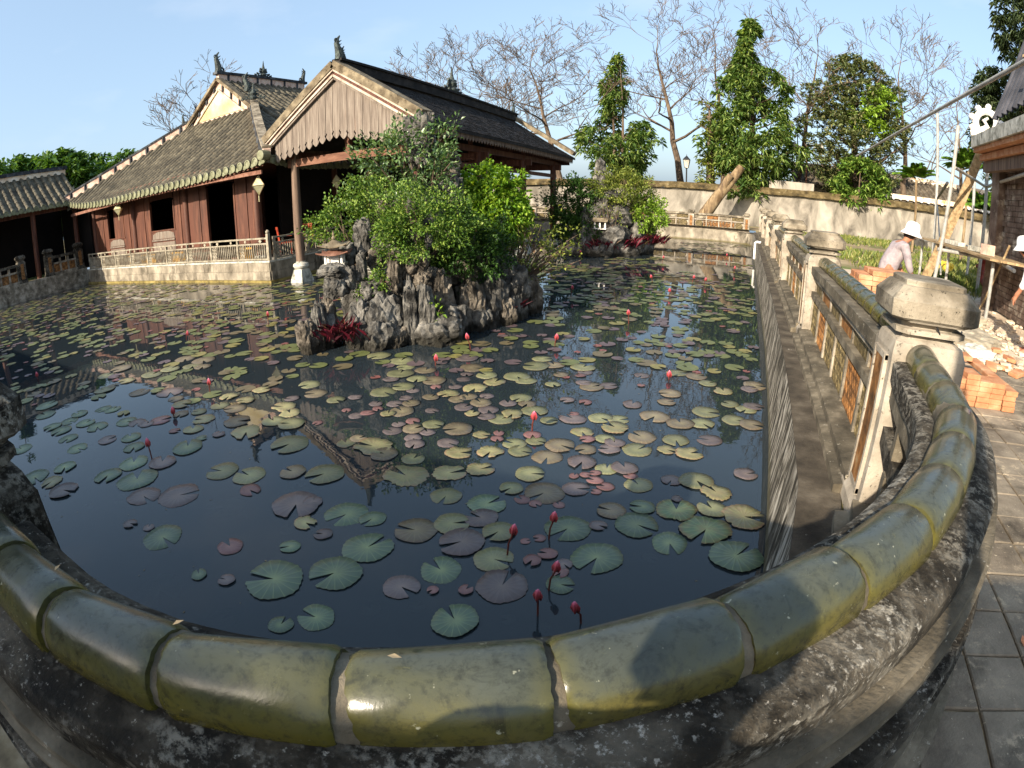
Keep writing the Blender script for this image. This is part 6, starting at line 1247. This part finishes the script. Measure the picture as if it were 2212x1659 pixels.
bmw = MB().beam((5.62, 12.8, 3.5), (4.4, 13.3, -.02), .22, .07, up=(0, 1, 0)); tag(rough_up(bmw.build('wooden_prop', M['wood_scaf']), .01, 3, 4), 'broad weathered plank leaning as a prop against the scaffold', 'plank')
hd = MB().tube([(4.97, 9.81, 1.43), (4.78, 10.5, .02)], .022, 8); tag(hd.build('tool_handle', M['wood_scaf'], None, True), 'pale wooden tool handle leaning against the brick wall', 'tool')
for i, (x, y) in enumerate(((5.0, 13.6), (4.95, 12.9), (4.9, 12.3), (4.8, 11.0))): o = MB().box((x, y, 1.225), (.2, .32, .09), .1*i).build('stone_block', M['stone_pale']); tag(o, 'pale stone block lying on the scaffold planks', 'block', 'blocks on the scaffold deck')
o = MB().box((4.75, 10.3, 1.27), (.2, .2, .19), .3).build('pink_block', M['pink_wall']); tag(o, 'pink cube-shaped block standing on the scaffold deck', 'block')
rp_ = thing('red_standpipe', 'dark red turned standpipe in the grass under the scaffold', 'standpipe', (6.76, 14.9, 0)); MB().lathe([(.15, -.03), (.15, .05), (.09, .08), (.085, .5), (.11, .52), (.11, .58), (.09, .6), (.10, .75), (.15, .80), (.16, .88), (.10, .95), (.03, .98)], n=16).build('barrel', M['red_post'], rp_, True); MB().lathe([(.05, -.2), (.05, .2), (.06, .2), (.06, .24)], (0, 0, .68), 10, Matrix.Rotation(PI/2, 3, 'Y')).build('outlet', M['red_post'], rp_, True)

# ---- unfinished building at the right edge
bs = thing('building_site', 'unfinished brick building with fresh roof edge at the right border', 'building', (0, 0, 0))
A0, A1 = Vector((5.78, 11.8, 0)), Vector((5.35, 6.2, 0)); dv = (A1-A0).normalized(); ln = (A1-A0).length; ang = math.atan2(dv.y, dv.x)
c = (A0+A1)/2; nrm = Vector((-dv.y, dv.x, 0)); nrm = nrm if nrm.x > 0 else -nrm
MB().box(tuple(c+nrm*.20+Vector((0, 0, 1.5))), (ln, .36, 3.1), ang).build('wall_core', M['mortar'], bs)
bk = MB().box((0, 0, 0), (.27, .06, .098)).mesh('brick'); bk.materials.append(M['brick_old'])
for r_ in range(27):
    for k in range(11):
        s = .14+.285*(k+.5*(r_ % 2))
        if s > ln-.1: continue
        p = A0+dv*s-nrm*rs.uniform(.0, .012); q = link('brick', bk, bs, (p.x, p.y, .10+r_*.108), (0, 0, ang))
MB().box((6.2, 12.0, 1.5), (1.2, .4, 3.1)).build('corner_pier', M['brick_old'], bs)
e0, e1 = Vector((5.05, 12.1, 3.40)), Vector((4.1, 6.8, 3.22))
def eb(name, off0, off1, mat, w_, h): return MB().beam(e0+Vector(off0), e1+Vector(off1), w_, h).build(name, M[mat], bs)
eb('fascia', (0, 0, .02), (0, 0, .02), 'stone_pale', .08, .24); eb('tile_course', (.14, 0, -.15), (.14, 0, -.15), 'brick', .24, .09); eb('tile_course', (.3, 0, -.28), (.3, 0, -.28), 'brick', .24, .12); eb('eave_timber', (.35, 0, -.46), (.35, 0, -.46), 'wood_grey', .16, .22)
MB().add([tuple(e0+Vector((0, 0, .12))), tuple(e1+Vector((0, 0, .12))), tuple(e1+Vector((3, -.2, 1.7))), tuple(e0+Vector((3, .3, 1.7))), tuple(e0+Vector((0, 0, .05))), tuple(e1+Vector((0, 0, .05))), tuple(e1+Vector((3, -.2, 1.6))), tuple(e0+Vector((3, .3, 1.6)))], [(0, 1, 2, 3), (4, 7, 6, 5), (0, 4, 5, 1), (1, 5, 6, 2), (2, 6, 7, 3), (3, 7, 4, 0)]).build('roof', M['tile_far'], bs)
or_ = MB(); dd = Vector((.92, -.385, .06)); q0 = e0+Vector((.12, -.1, .2))
or_.tube([q0+dd*(.15+.24*math.cos(a))+Vector((0, 0, .26+.24*math.sin(a))) for a in [2*PI*j/18 for j in range(19)]], .075, 8)
or_.tube([q0+dd*.02+Vector((0, 0, .10)), q0+dd*.18+Vector((0, 0, .18)), q0+dd*.10+Vector((0, 0, .30)), q0+dd*.2+Vector((0, 0, .36))], [.05, .06, .05, .03], 7)
for s, z, r, t, fl in ((.75, .16, .17, .06, 1), (1.2, .13, .15, .055, -1), (1.6, .16, .17, .055, 1), (2.0, .3, .2, .055, -1)): curl(or_, q0+dd*s+Vector((0, 0, z)), r, dd, 1.3, t, fl, -PI/2)
or_.tube([q0-dd*.2+Vector((0, 0, .02)), q0+dd*1.0+Vector((0, 0, .05)), q0+dd*2.1+Vector((0, 0, .05)), q0+dd*2.35+Vector((0, 0, .6))], [.07, .06, .05, .05], 8)
for a in range(9): p = q0+dd*(.15+.34*math.cos(a*PI/4.5))+Vector((0, 0, .26+.34*math.sin(a*PI/4.5))); or_.lathe([(.01, -.075), (.06, -.045), (.078, 0), (.06, .045), (.01, .075)], p, 8)
or_.build('scroll_ornament', M['white'], bs, True)
# black corrugated sheet above it
V = []; F = []; N = 90
for i in range(N+1):
    t = i/N; b = Vector((5.08, 11.1, 3.78)).lerp(Vector((4.5, 6.4, 3.9)), t); wv = .035*math.sin(i*PI/3)
    for u in (0, 1): V.append((b.x+u*1.5-wv, b.y-u*.1, b.z+u*3.2+wv*.6))
for i in range(N): F.append((2*i, 2*i+1, 2*i+3, 2*i+2))
V += [(x+.01, y, z-.012) for x, y, z in V]; F += [tuple(q+2*(N+1) for q in reversed(f)) for f in F]
cs = MB().add(V, F).build('corrugated_sheet', M['corr'], None, True, 80); tag(cs, 'black corrugated roofing sheet sloping up behind the white scroll ornament', 'roof sheet')
bt = MB().beam((4.75, 8.9, 4.55), (5.6, 9.3, 4.25), .09, .05); tag(bt.build('batten', M['wood_scaf']), 'short grey batten fixed across the corrugated sheet', 'batten')

# ---- people
def skinned(name, V, E_, Rr, mat, parent, sub=2):
    me = bpy.data.meshes.new(name); me.from_pydata(V, E_, []); o = link(name, me, parent, mat=mat)
    sk_ = o.modifiers.new('skin', 'SKIN'); sk_.use_smooth_shade = True; sl = me.skin_vertices[0].data
    for i, r in enumerate(Rr): sl[i].radius = (r, r) if not isinstance(r, tuple) else r
    sl[0].use_root = True; sb = o.modifiers.new('sub', 'SUBSURF'); sb.levels = sub; sb.render_levels = sub; return o
def person(label, loc, rz, shirt, bend=1.0, hat=True):
    o = thing('person', label, 'person', loc, rz=rz); k = bend
    pel, ch, nk = (0, 0, .84), (.16*k, 0, 1.10), (.27*k, 0, 1.25); hd_ = (.36*k, 0, 1.36)
    V = [pel, (.07*k, 0, .97), ch, (.22*k, 0, 1.19), nk, (.30*k, 0, 1.29), hd_, (hd_[0]+.03, 0, hd_[2]+.07)]; E_ = [(0, 1), (1, 2), (2, 3), (3, 4), (4, 5), (5, 6), (6, 7)]; Rr = [.125, .115, .125, .09, .05, .055, .082, .07]
    V.append((hd_[0]+.10, 0, hd_[2]-.005)); E_.append((6, 8)); Rr.append(.018)      # nose
    SV, SE, SR = [(-.01, 0, .74), (.07*k, 0, .97), ch, (.215*k, 0, 1.185), (.262*k, 0, 1.235)], [(0, 1), (1, 2), (2, 3), (3, 4)], [.165, .15, .15, .125, .07]
    TV, TE, TR = [(0, 0, .88), (0, 0, .80)], [(0, 1)], [.135, .135]
    for s in (-1, 1):
        n = len(V); sh = (.21*k, s*.17, 1.19); el = (.27*k, s*.22, .95); wr_ = (.36*k+.02, s*.16, .77); pm = (wr_[0]+.03, s*.15, wr_[2]-.06)
        V += [sh, el, wr_, pm]; E_ += [(3, n), (n, n+1), (n+1, n+2), (n+2, n+3)]; Rr += [.055, .042, .03, .032]
        for j in range(4):   # fingers
            m_ = len(V); V += [(pm[0]+.012, pm[1]+(j-1.5)*.017, pm[2]-.05-.006*(j in (1, 2))), (pm[0]+.0, pm[1]+(j-1.5)*.018, pm[2]-.085-.008*(j in (1, 2)))]; E_ += [(n+3, m_), (m_, m_+1)]; Rr += [.009, .008]
        m_ = len(V); V += [(wr_[0]+.055, pm[1]-s*.02, wr_[2]-.05), (wr_[0]+.07, pm[1]-s*.03, wr_[2]-.085)]; E_ += [(n+2, m_), (m_, m_+1)]; Rr += [.011, .009]
        n = len(V); V += [(0, s*.095, .80), (.05, s*.105, .45), (-.01, s*.105, .08), (.13, s*.115, .03)]; E_ += [(0, n), (n, n+1), (n+1, n+2), (n+2, n+3)]; Rr += [.088, .06, .04, .035]
        n = len(SV); SV += [sh, ((sh[0]+el[0])/2, s*.20, 1.07), el, (el[0]*.45+wr_[0]*.55, s*.185, .86)]; SE += [(3, n), (n, n+1), (n+1, n+2), (n+2, n+3)]; SR += [.072, .064, .056, .05]
        n = len(TV); TV += [(0, s*.095, .76), (.05, s*.105, .45), (-.01, s*.105, .12)]; TE += [(1, n), (n, n+1), (n+1, n+2)]; TR += [.105, .08, .065]
    b_ = skinned('body', V, E_, Rr, M['skin'], o); skinned('shirt', SV, SE, SR, shirt, b_); skinned('trousers', TV, TE, TR, M['trousers'], b_)
    hx, hz = hd_[0]+.01, hd_[2]; hr = MB(); hr.lathe([(.03, -.10), (.085, -.06), (.094, .0), (.085, .03), (.05, .05)], (hx-.03, 0, hz+.03), 12); rough_up(hr.build('hair', M['hair'], b_, True), .008, 20)
    if hat:
        T = Matrix.Rotation(R(10), 3, 'Y'); h = MB(); h.lathe([(.165, -.055), (.17, -.045), (.112, .02), (.108, .08), (.092, .125), (.05, .145), (.004, .15)], (hx+.005, 0, hz+.045), 22, T); h.build('hat', M['hat'], b_, True)
    for s in (-1, 1):
        ey = MB().lathe([(.003, -.008), (.011, 0), (.003, .008)], (hd_[0]+.076, s*.032, hd_[2]+.028), 8); ey.build('eye', M['hair'], b_)
    mo = MB().box((hd_[0]+.076, 0, hd_[2]-.05), (.012, .045, .01)); mo.build('mouth', M['tile_red'], b_)
    return o
person('stooping worker in pale pink shirt and white sun hat behind the balustrade', (2.08, 7.95, -.01), .15, M['shirt'])
person('worker in white shirt and white sun hat at the right border', (4.52, 7.75, -.01), 2.6, M['shirt_white'], .75).scale = (1.06, 1.06, 1.06)

# ================================================================== BEHIND THE CAMERA: an unseen building added so that its roof shades our corner
gh = thing('shade_building', 'unseen tiled building added behind the photographer to shade the corner', 'house', (0, 0, 0))
GE = -4.7
slab(lambda x, s: Vector((x, GE-4.2*s, 3.42+1.4*s)), list(np.linspace(-34, 1.2, 20)), 3, gh, 'roof', M['tile_hall'], .14); slab(lambda x, s: Vector((x, GE-8.4+4.2*s, 3.42+1.4*s)), list(np.linspace(-34, 1.2, 20)), 3, gh, 'roof', M['tile_hall'], .14)
MB().bb(-33.5, .8, GE-7.4, GE-6.9, -.03, 3.6).build('back_wall', M['ochre'], gh); MB().bb(-33.5, .8, GE-4.4, GE-4.1, 4.8, 5.0).build('ridge', M['ridge'], gh)
for x in np.linspace(-33, .5, 12): MB().lathe([(.16, -.03), (.15, 3.5)], (x, GE-.6, 0), 10).build('column', M['wood_hall'], gh, True)
person('photographer standing behind the camera in a white shirt', (-.36, -.66, -.01), .9, M['shirt_white'], .2, False).scale = (1.15, 1.15, 1.15)
for i, (x, y) in enumerate(((-.12, -1.3), (.16, -1.5))): o = MB().tube([(x, y, -.03), (x+.02, y, 3.3)], .05, 8).build('shadow_pole', M['wood_scaf'], None, True); tag(o, 'bare upright pole standing behind the photographer', 'pole', 'added shadow poles behind the photographer')  # poles added out of view to throw shadow stripes on the rail
